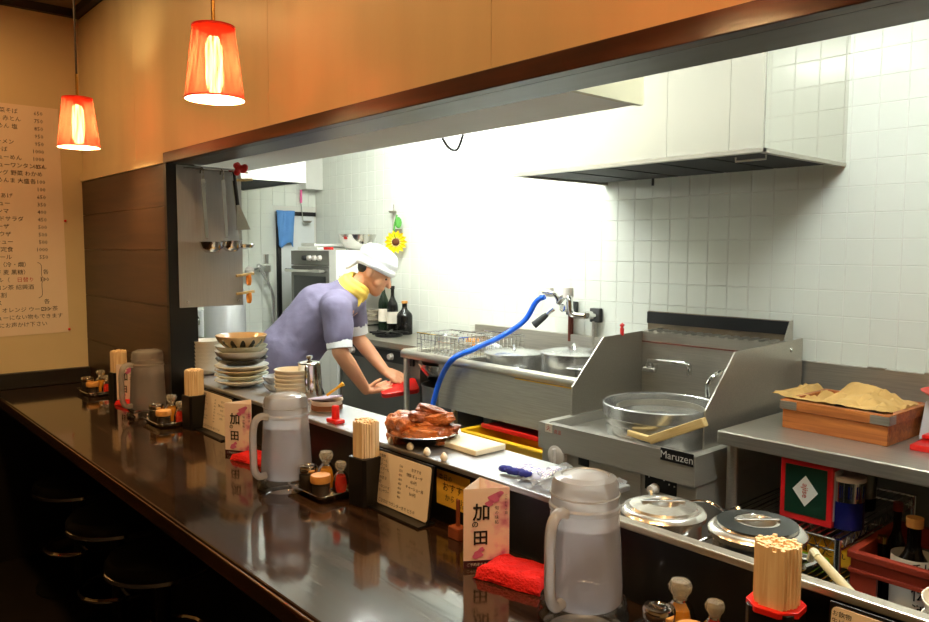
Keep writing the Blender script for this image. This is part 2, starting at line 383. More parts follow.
# left pier: dark boards, black jamb
pier = struct(MB().box((KX, HY+.02, 0), (JX-.025, HB-.03, ZH+.03)).build('wall_partition', 'white', smooth=0), 'pier between the end wall and the kitchen opening', 'wall')
pz = [CT-.1, .98, 1.19, 1.40, 1.56, ZH+.002]
for a, b in zip(pz, pz[1:]): MB().box((DX, HY-.006, a+.0006), (JX-.02, HY+.02, b-.0006)).build('plank', 'panelw', pier, 0, .0015)
struct(MB().box((JX-.024, HY-.01, CT), (JX, HB-.03, ZH)).build('trim_4', 'black', smooth=0), 'black jamb board at the end of the opening', 'trim')
# dark ceiling moulding
struct(MB().box((DX, FY, DCEIL-.035), (DX+.03, HY, DCEIL)).build('trim_5', 'beam', smooth=0), 'dark moulding below the ceiling on the end wall', 'trim')
struct(MB().box((DX+.03, HY-.03, DCEIL-.035), (RX, HY, DCEIL)).build('trim_6', 'beam', smooth=0), 'dark moulding below the ceiling on the header wall', 'trim')
struct(MB().box((DX, FY, CT+.001), (DX+.03, HY-.006, CT+.07)).build('baseboard_left', 'beam', smooth=0, bevel=.002), 'black board along the end wall at counter height', 'trim')

struct(MB().box((DX+.001, FY, .001), (DX+.012, HY-.012, CT-.002)).build('trim_7', 'wainscot', smooth=0), 'dark wainscot on the end wall below counter height', 'trim')
struct(MB().box((DX+.02, FY+.001, .001), (RX-.001, FY+.012, 1.0)).build('trim_8', 'wainscot', smooth=0), 'dark wainscot behind the guests', 'trim')
# kitchen back wall with real tiles: the 300 nearest in view singly, the others joined
wb = struct(MB().box((KX-.1, WY+.0026, 0), (RX, WY+.1, 2.5)).build('wall_back', 'grout', smooth=0), 'white tiled back wall of the kitchen', 'wall')
TPX, TPZ = .0970, .0984
def tile_mesh(px_, pz_, mb, x, z, g=.0011, d=.0026):
    x0, x1, z0, z1 = x+g, x+px_-g, z+g, z+pz_-g; i = .0016
    mb.add([(x0, WY+d, z0), (x1, WY+d, z0), (x1, WY+d, z1), (x0, WY+d, z1), (x0+i, WY+.0008, z0+i), (x1-i, WY+.0008, z0+i), (x1-i, WY+.0008, z1-i), (x0+i, WY+.0008, z1-i)],
           [(4, 5, 6, 7), (0, 1, 5, 4), (1, 2, 6, 5), (2, 3, 7, 6), (3, 0, 4, 7)])
one = MB(); tile_mesh(TPX, TPZ, one, 0, 0)
X0, Z0 = -1.5, CZ+.7394
cells = [(i, j) for i in range(-37, 24) for j in range(-22, 4)]
def show(c):
    i, j = c; x = X0+i*TPX; z = Z0+j*TPZ
    return -3.35 < x < -.88 and .93 < z < 2.08
near = [c for c in cells if show(c)]; near.sort(key=lambda c: -c[0]); near = near[:300]; ns = set(near)
first = None
for i, j in near:
    if first is None: first = o = one.build('tile', 'tile', wb, 0)
    else: o = first.copy(); C.objects.link(o)
    o.location = (X0+i*TPX, 0, Z0+j*TPZ)
rest = MB()
for c in cells:
    if c not in ns:
        x = X0+c[0]*TPX
        if KX < x and x+TPX < RX: tile_mesh(TPX, TPZ, rest, x, Z0+c[1]*TPZ)
o = rest.build('tile', 'tile', wb, 0); o['kind'] = 'stuff'
# kitchen end wall: tiles, a white door in a dark frame
we = struct(MB().box((KX-.1, HB, 0), (KX-.004, WY+.006, 2.5)).build('wall_end', 'grout', smooth=0), 'white tiled end wall of the kitchen with the door', 'wall')
dy0 = PX(277, 290, KX).y; dz1 = PX(290, 213, KX).z
rest = MB(); y = dy0-.06
tl = MB()
yy = HB+.01
while yy+.098 < dy0-.02:
    for j in range(0, 25): tl.box((KX-.004, yy+.001, j*.098+.001), (KX+.001, yy+.097, j*.098+.097))
    yy += .098
while yy+.05 < WY:
    z = dz1+.05
    while z < 2.45: tl.box((KX-.004, yy+.001, z+.001), (KX+.001, min(yy+.097, WY), z+.097)); z += .098
    yy += .098
o = tl.build('tile', 'tile', we, 0); o['kind'] = 'stuff'
dr = struct(MB().box((KX-.002, dy0+.03, 0), (KX+.01, WY-.02, dz1-.02)).build('door_1', 'door', smooth=0), 'plain white kitchen door in the end wall', 'door')
MB().box((KX-.002, dy0, 0), (KX+.02, dy0+.03, dz1+.01)).build('door_frame', 'beam', dr, 0)
MB().box((KX-.002, dy0+.03, dz1-.02), (KX+.02, WY-.01, dz1+.01)).build('door_frame', 'beam', dr, 0)
MB().tube(arc((KX+.01, WY-.12, 1.0), (KX+.06, WY-.12, 1.0), (KX+.06, WY-.2, 1.0), 6), .01).build('door_handle', 'chrome', dr)
# white duct box hung behind the header
db = struct(MB().box((KX, HB, 1.76), (-1.145, 1.575, KCEIL)).build('wall_duct_box', 'white', smooth=0), 'white boxed duct hung behind the header', 'duct')
MB().box((-1.145, HB, 1.757), (-1.128, 1.58, KCEIL)).build('end_panel', 'cream', db, 0)
hk = PZ(455, 137, 1.756)
tag(MB().tube(spline([hk+Vector((-.05, -.01, 0)), hk+Vector((-.03, .0, -.03)), hk+Vector((.01, 0, -.04)), hk+Vector((.05, -.01, 0))], 5), .004, 6).build('cable_loop', 'black'), 'loose black cable loop under the white duct box', 'cable')

# ------------------------------------------------------------------ extractor hood on the right
hx1 = -1.222; hx0 = -2.36; hy0 = 2.36; hz = CZ+.332
h = thing('extractor_hood', 'polished steel extractor hood above the noodle boiler', 'hood', (0, 0, hz))
sl = [hx0, PY(667, 120, hy0).x, PY(730, 110, hy0).x, hx1]
zt = KCEIL-hz
for a, b in zip(sl, sl[1:]): MB().box((a+.0007, hy0, .0), (b-.0007, hy0+.012, zt)).build('front_panel', 'cream' if 0 else 'mirrorc', h, 0)
MB().box((hx1-.012, hy0+.012, 0), (hx1, WY, zt)).build('side_panel', 'mirror', h, 0)
MB().box((hx0, hy0+.012, 0), (hx0+.012, WY, zt)).build('side_panel', 'mirrorc', h, 0)
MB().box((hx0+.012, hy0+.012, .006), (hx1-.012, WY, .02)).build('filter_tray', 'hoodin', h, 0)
fr = MB(); fr.box((hx0-.002, hy0-.006, -.01), (hx1+.002, hy0+.02, .004)); fr.box((hx1-.02, hy0, -.01), (hx1+.002, WY, .004)); fr.box((hx0-.002, hy0, -.01), (hx0+.02, WY, .004))
fr.build('rim', 'steel', h, 0)
for k in range(5):
    x = hx0+.05+k*.215
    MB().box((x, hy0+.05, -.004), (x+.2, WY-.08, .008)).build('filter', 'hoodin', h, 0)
MB().tube([(hx1-.16, hy0+.12, .0), (hx1-.16, hy0+.12, -.018), (hx1-.05, hy0+.12, -.018), (hx1-.05, hy0+.12, .0)], .004, 6).build('filter_handle', 'steel', h)
MB().cyl((hx0+.3, WY-.03, -.03), (hx0+.3, WY-.03, .05), .006, 8).build('drain_nipple', 'rubber', h)

# ------------------------------------------------------------------ the guests' counter and the pass shelf
CF = .632; RY = 1.095
c = thing('guest_counter', 'long dark brown lacquered wooden counter', 'counter', (0, 0, 0))
MB().prism([(DX+.013, CF), (RX-.05, CF), (RX-.05, RY), (JX+.001, RY), (JX+.001, HY-.012), (DX+.013, HY-.012)], 'Z', CT-.045, CT).build('counter_top', 'counter', c, 0, .004)
MB().box((DX+.013, CF-.006, CT-.042), (RX-.05, CF+.0, CT-.004)).build('edge_strip', 'edge', c, 0, .002)
MB().box((DX+.013, .99, 0), (RX-.05, 1.018, CT-.046)).build('front_board', 'blackm', c, 0)
MB().box((JX+.001, RY, 0), (RX-.05, 1.118, LT-.0135)).build('riser', 'black', c, 0)
c = thing('pass_shelf', 'narrow stainless pass shelf above the counter riser', 'shelf', (0, 0, 0))
LX = -.915
MB().box((JX+.002, 1.078, LT-.013), (LX, 1.265, LT)).build('shelf_board', 'steelshelf', c, 0, .003)
MB().box((LX+.001, 1.078, LT-.013), (RX-.05, 1.104, LT)).build('rail_strip', 'steel', c, 0, .003)
MB().box((JX-.3, HB-.028, LT-.013), (JX+.001, 1.265, LT)).build('shelf_end', 'steelshelf', c, 0, .003)
# round stools tucked under
def stool(x, y, label):
    t = thing('bar_stool', label, 'stool', (x, y, 0), 0, 'round stools under the counter')
    MB().lathe([(0, .40), (.155, .40), (.168, .415), (.168, .432), (.155, .45), (.1, .458), (0, .46)], 28).build('seat', 'chairp', t)
    MB().lathe([(.166, .400), (.171, .402), (.171, .414), (.166, .416)], 28).build('seat_band', 'chrome', t)
    MB().cyl((0, 0, .02), (0, 0, .40), .024, 14).build('pole', 'black', t)
    MB().lathe([(0, 0), (.17, 0), (.17, .008), (.05, .02), (0, .022)], 24).build('base', 'black', t)
    ring = [(.13*cos(a), .13*sin(a), .17) for a in [2*pi*k/20 for k in range(20)]]
    fr_ = MB().tube(ring, .009, 6, close=True); fr_.cyl((-.13, 0, .17), (.13, 0, .17), .008, 6); fr_.build('foot_ring', 'chrome', t)
for gx, gy, wh in ((57, 495, 'nearest the menu wall'), (95, 533, 'in the middle of the row'), (140, 579, 'farthest from the menu wall')):
    g = PZ(gx, gy, .43); stool(g.x-.75*.165, max(g.y+.66*.165, 0), 'black round bar stool under the counter '+wh)

# ------------------------------------------------------------------ pendants
def shade_mat():
    m = bpy.data.materials.new('red_thread_shade'); m.use_nodes = True; nt = m.node_tree; nt.nodes.clear(); L = nt.links.new; N = nt.nodes.new
    out = N('ShaderNodeOutputMaterial'); tc = N('ShaderNodeTexCoord'); sp = N('ShaderNodeSeparateXYZ'); L(tc.outputs['Object'], sp.inputs[0])
    at = N('ShaderNodeMath'); at.operation = 'ARCTAN2'; L(sp.outputs[1], at.inputs[0]); L(sp.outputs[0], at.inputs[1])
    cb = N('ShaderNodeCombineXYZ'); L(at.outputs[0], cb.inputs[0])
    z = N('ShaderNodeMath'); z.operation = 'MULTIPLY'; z.inputs[1].default_value = 1.2; L(sp.outputs[2], z.inputs[0]); L(z.outputs[0], cb.inputs[1])
    n = N('ShaderNodeTexNoise'); n.inputs['Scale'].default_value = 9; n.inputs['Detail'].default_value = 6; L(cb.outputs[0], n.inputs[0])
    mr = N('ShaderNodeMapRange'); mr.inputs[1].default_value = .35; mr.inputs[2].default_value = .7; mr.inputs[3].default_value = .001; mr.inputs[4].default_value = .026; L(n.outputs['Fac'], mr.inputs[0])
    d = N('ShaderNodeBsdfDiffuse'); d.inputs[0].default_value = lin((170, 16, 10))+(1,)
    ge = N('ShaderNodeNewGeometry'); mc = N('ShaderNodeMix'); mc.data_type = 'RGBA'; L(ge.outputs['Backfacing'], mc.inputs[0]); mc.inputs[6].default_value = lin((170, 16, 10))+(1,); mc.inputs[7].default_value = lin((246, 236, 222))+(1,); L(mc.outputs[2], d.inputs[0])   # white lining inside
    t = N('ShaderNodeBsdfTranslucent'); t.inputs[0].default_value = (.03, .001, .0004, 1)
    tr = N('ShaderNodeBsdfTransparent'); tr.inputs[0].default_value = (1, .42, .26, 1)
    a = N('ShaderNodeMixShader'); a.inputs[0].default_value = .4; L(d.outputs[0], a.inputs[1]); L(t.outputs[0], a.inputs[2])
    b = N('ShaderNodeMixShader'); L(mr.outputs[0], b.inputs[0]); L(a.outputs[0], b.inputs[1]); L(tr.outputs[0], b.inputs[2]); L(b.outputs[0], out.inputs[0]); return m
M['shade'] = shade_mat()
M['shadein'] = mat('shade_lining', (250, 240, 230), .8)
def pendant(x, y, label):
    t = thing('pendant_lamp', label, 'lamp', (x, y, CZ+.369), 0, 'red pendant lamps over the counter')
    MB().lathe([(.0708, 0), (.0496, .174)], 40).build('shade', 'shade', t)
    MB().lathe([(.0703, -.001), (.0722, -.001), (.0722, .003), (.0703, .003)], 40).build('lower_ring', 'redplastic', t)
    MB().lathe([(.0495, .172), (.0515, .172), (.0515, .176), (.0495, .176), (.0495, .172)], 40).build('upper_ring', 'redplastic', t)
    sp = MB()
    for k in range(3): a = 2*pi*k/3; sp.cyl((0, 0, .172), (  .05*cos(a), .05*sin(a), .172), .0015, 5)
    sp.build('spider', 'brass', t)
    MB().lathe([(0, .012), (.014, .016), (.02, .04), (.02, .09), (.02, .13), (.012, .15), (0, .152)], 20).build('bulb', 'bulb', t)
    MB().lathe([(0, .150), (.014, .150), (.016, .158), (.008, .165), (0, .165)], 16).build('socket', 'black', t)
    MB().cyl((0, 0, .165), (0, 0, .26), .005, 8).build('stem', 'brass', t)
    MB().cyl((0, 0, .26), (0, 0, DCEIL-CZ-.369-.02), .0035, 8).build('cord', 'cord', t)
    MB().lathe([(0, DCEIL-CZ-.369-.03), (.03, DCEIL-CZ-.369-.03), (.04, DCEIL-CZ-.369), (0, DCEIL-CZ-.369)], 20).build('ceiling_cup', 'black', t)
px1 = PY(79, 147, .80).x; px2 = PY(215, 103, .80).x; st = px2-px1
pendant(px1, .80, 'red pendant lamp beside the handwritten menu wall')
pendant(px2, .80, 'red pendant lamp second from the menu wall')
pendant(px2+st, .80, 'red pendant lamp third from the menu wall')
pendant(px2+2*st, .80, 'fourth red pendant lamp added out of view to light the header')  # unseen, added to light the right part of the header

# ------------------------------------------------------------------ handwritten menu sheet on the end wall
ms = thing('menu_sheet', 'tall handwritten menu sheet pinned to the ochre end wall', 'menu', (DX, 0, 0))
y1 = PX(58, 108, DX).y; y1b = PX(69, 330, DX).y; zt_ = PX(30, 106, DX).z; zb = PX(30, 334, DX).z
y0 = .30
MB().add([(.002, y0, zb-.01), (.002, y1b, zb), (.002, y1, zt_), (.002, y0, zt_), (.0005, y0, zb-.01), (.0005, y1b, zb), (.0005, y1, zt_), (.0005, y0, zt_)],
         [(0, 1, 2, 3), (7, 6, 5, 4), (0, 4, 5, 1), (1, 5, 6, 2), (2, 6, 7, 3), (3, 7, 4, 0)]).build('sheet', 'paperw', ms, 0)
rows = [('お品書 野菜そば', '650'), ('らーめん 赤とん', '750'), ('ワンタンめん 塩', '850'), ('みそ', '950'), ('角麺 ラーメン', '950'), ('ワカメそば', '1000'), ('チャーシューめん', '1000'),
        ('チャーシューワンタンめん', '1250'), ('トッピング 野菜 わかめ', ''), ('コーン めんま 大盛', '各100'), ('ビール', '100'), ('とりからあげ', '650'), ('小メニュー', '350'),
        ('特製 メンマ', '400'), ('シーフードサラダ', '450'), ('水ギョーザ', '500'), ('焼ギョウザ', '500'), ('チャーシュー', '500'), ('ギョーザ定食', '1000'), ('ハイボール', '550'),
        ('日本酒（冷・燗）', ''), ('焼酎（芋 麦 黒糖）', '各'), ('カクテル（　　　　　）', '500'), ('ウーロン茶 紹興酒', ''), ('梅酒 水割', ''), ('ジュース', '各'), ('コーラ オレンジ ウーロン茶', '200'), ('メニューにない物もできます', ''), ('お気軽にお声かけ下さい', '')]
items = []; prices = []; H = zt_-zb; dz = H/(len(rows)+1.2)
for k, (a, b) in enumerate(rows):
    yb = H-dz*(k+1.15); items.append((a, dz*.72, .375-.05+.012*sin(k*1.7), yb)); 
    if b: prices.append((b, dz*.72, .60, yb, 'RIGHT'))
for nm_, its in (('dish_names', items), ('prices', prices)): o = place_text(text_mesh(its), (.0026, y0-.02, zb), (0, 1, 0), (0, 0, 1)).build(nm_, 'ink', ms, 0, merge=False); o['kind'] = 'stuff'
place_text(text_mesh([('日替り', dz*.7, .47, H-dz*23.15)]), (.0026, y0-.02, zb), (0, 1, 0), (0, 0, 1)).build('red_writing', 'inkred', ms, 0, merge=False)
br = [(.0026, y0+.535, zb+H-dz*20.6), (.0026, y0+.55, zb+H-dz*21), (.0026, y0+.55, zb+H-dz*22.4), (.0026, y0+.562, zb+H-dz*22.9), (.0026, y0+.55, zb+H-dz*23.4), (.0026, y0+.55, zb+H-dz*25), (.0026, y0+.535, zb+H-dz*25.4)]
MB().tube(spline(br, 3), .0012, 4).build('bracket_mark', 'ink', ms)
for q in (PX(66, 221, DX), PX(70, 329, DX)):
    MB().ball((.005, q.y-.004, q.z), (.004, .006, .006), 10, 6).build('pin', 'redplastic', ms)
# ------------------------------------------------------------------ kitchen line along the back wall
def loop(c, r, z, n=24, sy=1.): return [(c[0]+r*cos(2*pi*k/n), c[1]+r*sin(2*pi*k/n)*sy, z) for k in range(n)]
def pot_parts(t, r, h, body='alu', lidm='alu', lid_h=.03, handles=True, dish=False):
    MB().lathe([(0, 0), (r-.01, 0), (r, .01), (r, h-.006), (r+.006, h-.003), (r+.006, h), (r-.004, h), (r-.004, h-.02)], 40).build('pot_body', body, t)
    if dish: pr = [(r+.004, h-.006), (r+.008, h-.005), (r+.009, h+.004), (r+.004, h+.010), (r*.96, h+.013), (r*.90, h+.012), (r*.86, h+.016), (r*.44, h+.022), (r*.42, h+.021), (r*.32, h+.011), (0, h+.009)]
    else: pr = [(r+.008, h), (r+.008, h+.005), (r*.92, h+.010), (r*.6, h+lid_h*.85), (0, h+lid_h)]
    lid = MB().lathe(pr, 40).build('lid', lidm, t)
    return lid
# --- sink
SZ, SF, SB = .86, 2.43, 2.99
sx0 = PZ(397, 352, SZ).x; sx1 = -2.02; bx0 = PY(438, 372, SF).x
t = thing('steel_sink', 'long stainless sink with drainboard and deep basin against the tiles', 'sink', (0, 0, 0))
MB().box((sx0, SF, SZ-.03), (bx0+.03, SB, SZ-.012)).build('drainboard', 'steel', t, 0, .003)
f = MB(); f.tube([(sx0+.01, SB, SZ-.005), (sx0+.01, SF+.02, SZ-.005), (sx0+.03, SF, SZ-.005), (sx1-.001, SF, SZ-.005)], .022, 12)
f.build('front_rail', 'steel', t)
zb_ = PY(505, 420, SF).z
b = MB()
b.box((bx0, SF+.004, zb_), (sx1, SF+.02, SZ)); b.box((bx0, SB-.03, zb_), (sx1, SB-.015, SZ)); b.box((bx0, SF+.02, zb_), (bx0+.015, SB-.03, SZ-.012)); b.box((sx1-.015, SF+.02, zb_), (sx1, SB-.03, SZ))
b.box((bx0, SF+.004, zb_-.012), (sx1, SB-.015, zb_)); b.build('basin', 'steeld', t, 0, merge=False)
zs = PY(540, 331, 2.97).z
MB().box((sx0, SB-.018, SZ-.03), (sx1, WY-.001, zs)).build('backsplash', 'steel', t, 0, .002)
for x, y in ((sx0+.03, SF+.02), (bx0+.06, SF+.06), (sx0+.03, SB-.05), (sx1-.04, SB-.05), (sx1-.04, SF+.06)):
    MB().cyl((x, y, 0), (x, y, (SZ-.03) if x < bx0 else zb_), .016, 12).build('leg', 'steel', t)
MB().box((sx0+.02, SF+.06, .10), (bx0+.1, SB-.04, .115)).build('lower_shelf', 'steeld', t, 0)
# yellow tape line under the rail of the basin
MB().box((PY(515, 375, SF).x, SF-.001, SZ-.036), (sx1-.03, SF+.004, SZ-.031)).build('yellow_tape', 'yellowplastic', t, 0)
# stock pots standing in the basin
for (px, py, r, hh, lab) in ((514, 361, .142, .30, 'lidded aluminium stock pot in the sink beside the drainboard'), (574, 361, .15, .335, 'larger lidded aluminium stock pot in the sink beside the boiler')):
    q = PY(px, py-8, 2.70); zt = q.z; hh = zt-zb_
    t = thing('stock_pot', lab, 'pot', (q.x, q.y, zb_), radians(-41.5), 'stock pots in the sink')
    lid = pot_parts(t, r, hh, lid_h=.022)
    MB().tube(arc((-.045, 0, hh+.018), (0, 0, hh+.06), (.045, 0, hh+.018), 8), .007, 8).build('lid_handle', 'alu', lid)
    for s in (-1, 1): MB().tube(arc((s*r, -.05, hh-.05), (s*(r+.07), 0, hh-.05), (s*r, .05, hh-.05), 8), .008, 8).build('handle', 'alu', t)
# steel bowl on a bin under the drainboard
q = Vector((sx0+.185, 2.65, 0))
t = tag(MB().lathe([(0, 0), (.15, 0), (.17, .56), (.175, .56), (.175, .57), (.165, .57), (.15, .01), (0, .01)], 28).build('waste_bin', 'binm', loc=(q.x-.0, q.y, .116)), 'grey round bin under the sink drainboard', 'bin')
t = tag(MB().lathe([(0, 0), (.08, .0), (.14, .03), (.185, .09), (.20, .118), (.206, .12), (.196, .118), (.18, .09), (.135, .034), (.08, .006), (0, .006)], 36).build('mixing_bowl', 'lidst', loc=(q.x, q.y, .687)), 'wide steel bowl standing on the grey bin under the drainboard', 'bowl')
# wire baskets on the drainboard
def wire_basket(a, b, h, nx, ny, nz, label, z0=SZ-.012):
    t = thing('wire_basket', label, 'basket', ((a[0]+b[0])/2, (a[1]+b[1])/2, z0), 0, 'wire baskets on the drainboard')
    w_, d_ = abs(b[0]-a[0])/2, abs(b[1]-a[1])/2
    rim = MB(); rim.tube([(-w_, -d_, h), (w_, -d_, h), (w_, d_, h), (-w_, d_, h)], .004, 6, close=True); rim.build('rim', 'chrome', t)
    m = MB()
    for k in range(nz): z = .004+h*.92*k/nz; m.tube([(-w_, -d_, z), (w_, -d_, z), (w_, d_, z), (-w_, d_, z)], .0018, 4, close=True)
    for k in range(nx+1):
        x = -w_+2*w_*k/nx; m.tube([(x, -d_, h), (x, -d_, .002), (x, d_, .002), (x, d_, h)], .0018, 4)
    for k in range(ny+1):
        y = -d_+2*d_*k/ny; m.tube([(-w_, y, h), (-w_, y, .002), (w_, y, .002), (w_, y, h)], .0018, 4)
    o = m.build('wires', 'chrome', t, merge=False); o['kind'] = 'stuff'
    return t
p = PZ(420, 352, SZ); 
wire_basket((sx0+.06, 2.50), (sx0+.40, 2.74), .115, 11, 8, 4, 'long chrome wire basket at the front of the drainboard')
wire_basket((sx0+.10, 2.77), (sx0+.42, 2.95), .10, 10, 6, 3, 'chrome wire basket against the sink backsplash')
q = PZ(476, 344, SZ)
tag(MB().box((-.035, -.05, 0), (.035, .05, .045)).build('sponge', 'orange', smooth=0, bevel=.008, loc=(q.x, q.y, SZ-.01)), 'orange sponge on the drainboard beside the wire baskets', 'sponge')
m = MB()
for k in range(7): m.ball((random.uniform(-.07, .07), random.uniform(-.05, .05), .02+random.uniform(0, .02)), (random.uniform(.03, .05), random.uniform(.025, .04), .022), 12, 8)
q = PZ(494, 350, SZ)
tag(remesh(m, 'white_cloth', 'clothw', .006, loc=(q.x, q.y, SZ-.012)), 'crumpled white cloth lying on the drainboard beside the stock pots', 'cloth')

# --- wall faucet with blue hose
t = thing('wall_faucet', 'chrome wall mixer tap with black lever above the sink', 'faucet', (0, 0, 0))
pa = PY(574, 308, WY); pb = PY(598, 315, WY)
for k, (q, pm) in enumerate(((pa, 'rust'), (pb, 'steel'))):
    MB().box((q.x-.03, WY-.03, q.z-.035), (q.x+.03, WY-.001, q.z+.035)).build('wall_block', 'rubber', t, 0, .004)
    MB().cyl((q.x-.005, WY-.018, q.z-.17), (q.x-.005, WY-.018, q.z-.03), .014, 10).build('supply_pipe', pm, t)
    MB().cyl((q.x, WY-.03, q.z), (q.x, WY-.09, q.z+.005), .02, 12).build('coupling', 'chrome', t)
va = Vector((pa.x, WY-.1, pa.z)); vb = Vector((pb.x, WY-.1, pb.z))
MB().tube(spline([vb, vb+Vector((-.07, -.02, .01)), va+Vector((.07, -.02, .06)), va+Vector((.02, 0, .065)), va+Vector((-.02, 0, .03))], 6), .016, 10).build('body', 'chrome', t)
MB().lathe([(0, 0), (.025, 0), (.028, .02), (.026, .05), (.0, .055)], 14, c=tuple(va+Vector((.055, -.01, .06)))).build('knob', 'knob', t)
MB().lathe([(0, 0), (.022, 0), (.024, .02), (.02, .045), (.0, .05)], 14, c=tuple(va+Vector((-.07, -.01, .06)))).build('knob', 'knob', t)
sp_end = PY(541, 297, WY-.2)
MB().tube(spline([va+Vector((-.01, 0, .03)), va+Vector((-.03, -.02, .075)), va+Vector((-.09, -.05, .085)), sp_end], 6), .012, 10).build('spout', 'chrome', t)
lv0 = va+Vector((-.03, -.02, .0)); lv1 = PY(534, 325, WY-.17)
MB().tube([lv0, lv0.lerp(lv1, .35)], .010, 8).build('lever_stem', 'chrome', t)
MB().tube([lv0.lerp(lv1, .33), lv0.lerp(lv1, .5), lv1], [.012, .016, .020], 10).build('lever_grip', 'rubber', t)
hp = [sp_end+Vector((.02, .005, .002)), PY(536, 302, WY-.21), PY(524, 321, WY-.24), PY(500, 337, 2.66), PZ(474, 349, .93), PZ(453, 359, .893), PY(441, 378, 2.375), PY(434, 400, 2.37), PY(430, 420, 2.365), PY(428, 450, 2.36), PY(430, 500, 2.36)]
hp += [Vector((hp[-1].x, 2.36, .2)), Vector((hp[-1].x+.05, 2.33, .03)), Vector((hp[-1].x+.2, 2.25, .014))]
tag(MB().tube(spline(hp, 8), .0135, 10).build('water_hose', 'blue'), 'bright blue hose running from the wall tap over the sink edge', 'hose')

# --- noodle boiler
BX0, BX1, BF, BZ = -1.99, -1.31, 2.15, .74
t = thing('noodle_boiler', 'stainless gas noodle boiler with round pot between the sink and the worktable', 'boiler', (0, 0, 0))
MB().box((BX0, BF+.02, .12), (BX1, 2.97, BZ-.10)).build('cabinet', 'steelf', t, 0, .003)
d = MB(); d.box((BX0-.003, BF, BZ-.10), (BX1+.003, BF+.02, BZ)); d.box((BX0-.003, BF+.02, BZ-.10), (BX0+.03, 2.97, BZ)); d.box((BX1-.03, BF+.02, BZ-.10), (BX1+.003, 2.97, BZ)); d.box((BX0+.03, BF+.02, BZ-.05), (BX1-.03, 2.97, BZ-.035)); d.box((BX0+.03, BF+.02, BZ-.10), (BX1-.03, BF+.05, BZ-.004))
d.build('top_deck', 'steelf', t, 0, merge=False)
for x in (BX0+.05, BX1-.05):
    for y in (BF+.08, 2.9): MB().cyl((x, y, 0), (x, y, .12), .02, 10).build('leg', 'steeld', t)
def side(x, pts, name, m_='steeld', th=.006):
    return MB().prism(pts, 'X', x, x+th).build(name, m_, t, 0, .001)
pl = [PX(571.5, 413, BX0+.01), PX(572.3, 387.4, BX0+.01), PX(603.8, 337, BX0+.01), PX(648, 332, BX0+.01)]
YB = 2.80
side(BX0+.004, [(pl[0].y, BZ-.03), (pl[1].y, pl[1].z), (pl[2].y, pl[2].z), (YB+.16, pl[2].z+.012), (YB+.16, BZ-.03)], 'side_panel')
pr = [PX(704, 437, BX1-.03), PX(705.6, 411, BX1-.03), PX(735.6, 352, BX1-.03)]
side(BX1-.036, [(pr[0].y, BZ-.01), (pr[1].y, pr[1].z), (pr[2].y, pr[2].z), (YB+.16, pr[2].z+.01), (YB+.16, BZ-.03)], 'side_panel', 'steel')
zc = pl[2].z+.012
MB().box((BX0+.012, YB, BZ-.03), (BX1-.038, YB+.012, zc-.004)).build('back_plate', 'steel', t, 0)
MB().box((BX0+.012, YB-.002, zc-.052), (BX1-.038, YB, zc-.046)).build('plate_seam', 'rust', t, 0)
gz = PY(720, 316, 2.955).z
MB().box((BX0-.07, 2.955, zc-.05), (BX1-.08, 2.965, gz)).build('flue_back', 'steelb', t, 0)
MB().box((BX0-.068, 2.945, gz-.055), (BX1-.082, 2.955, gz-.003)).build('flue_band', 'hoodin', t, 0)
MB().prism([(YB+.06, zc-.07), (YB+.165, zc-.12), (YB+.165, gz+.002), (YB+.145, gz+.002)], 'X', BX1-.08, BX1-.074).build('flue_cheek', 'steel', t, 0)
gr = MB().box((BX0+.012, YB+.012, zc-.02), (BX1-.04, YB+.15, zc-.012)).build('flue_grate', 'hoodin', t, 0)
for k in range(15):
    x = BX0+.03+k*(BX1-BX0-.09)/14
    MB().box((x-.009, YB+.006, zc-.012), (x+.009, YB+.10, zc+.001)).build('slat', 'steel', gr, 0)
for dz_ in (0,): MB().ball((BX1-.029, YB+.06, zc-.03), (.006, .01, .01), 10, 6).build('screw', 'chrome', t)
# round pot
pc = PZ(652, 405, .84); R = .207; pc.y = max(pc.y, BF+.055+R-.02)
pt = MB().lathe([(0, BZ-.034), (R-.02, BZ-.034), (R-.008, BZ+.01), (R-.012, BZ+.05), (R-.002, BZ+.058), (R+.004, BZ+.062), (R+.004, BZ+.10), (R, BZ+.104), (R-.004, BZ+.10), (R-.004, BZ+.05), (R-.02, BZ+.0), (0, BZ)], 56, c=(pc.x, pc.y, 0)).build('pot', 'alu', t)
MB().lathe([(0, BZ+.062), (R-.006, BZ+.062)], 40, c=(pc.x, pc.y, 0)).build('water', 'waterm', pt)
MB().lathe([(R-.05, BZ+.06), (R-.045, BZ+.06), (R-.045, BZ+.085), (R-.05, BZ+.085), (R-.05, BZ+.06)], 40, c=(pc.x, pc.y, 0)).build('inner_ring', 'steel', pt)
# overflow tap and a steel hoop on the right panel
fb = PY(654, 366, YB); fe = PY(689, 373, YB-.12)
MB().cyl((fb.x, YB, fb.z), (fb.x, YB-.03, fb.z), .022, 14).build('tap_flange', 'chrome', t)
MB().cyl((fb.x-.03, YB-.03, fb.z-.012), (fb.x+.03, YB-.03, fb.z-.012), .012, 10).build('tap_handle', 'chrome', t)
MB().tube(spline([(fb.x, YB-.02, fb.z), (fb.x+.005, YB-.04, fb.z+.03), (fb.x+.05, YB-.08, fb.z+.035), (fe.x-.02, YB-.12, fe.z+.035), (fe.x, YB-.12, fe.z+.02), (fe.x, YB-.12, fe.z-.01)], 5), .010, 10).build('tap_spout', 'chrome', t)
MB().tube(spline([PX(708, 398, BX1-.05), PX(708, 385, BX1-.06), PX(714, 376, BX1-.05), PX(722, 372, BX1-.045)], 5), .008, 8).build('overflow_pipe', 'chrome', t)
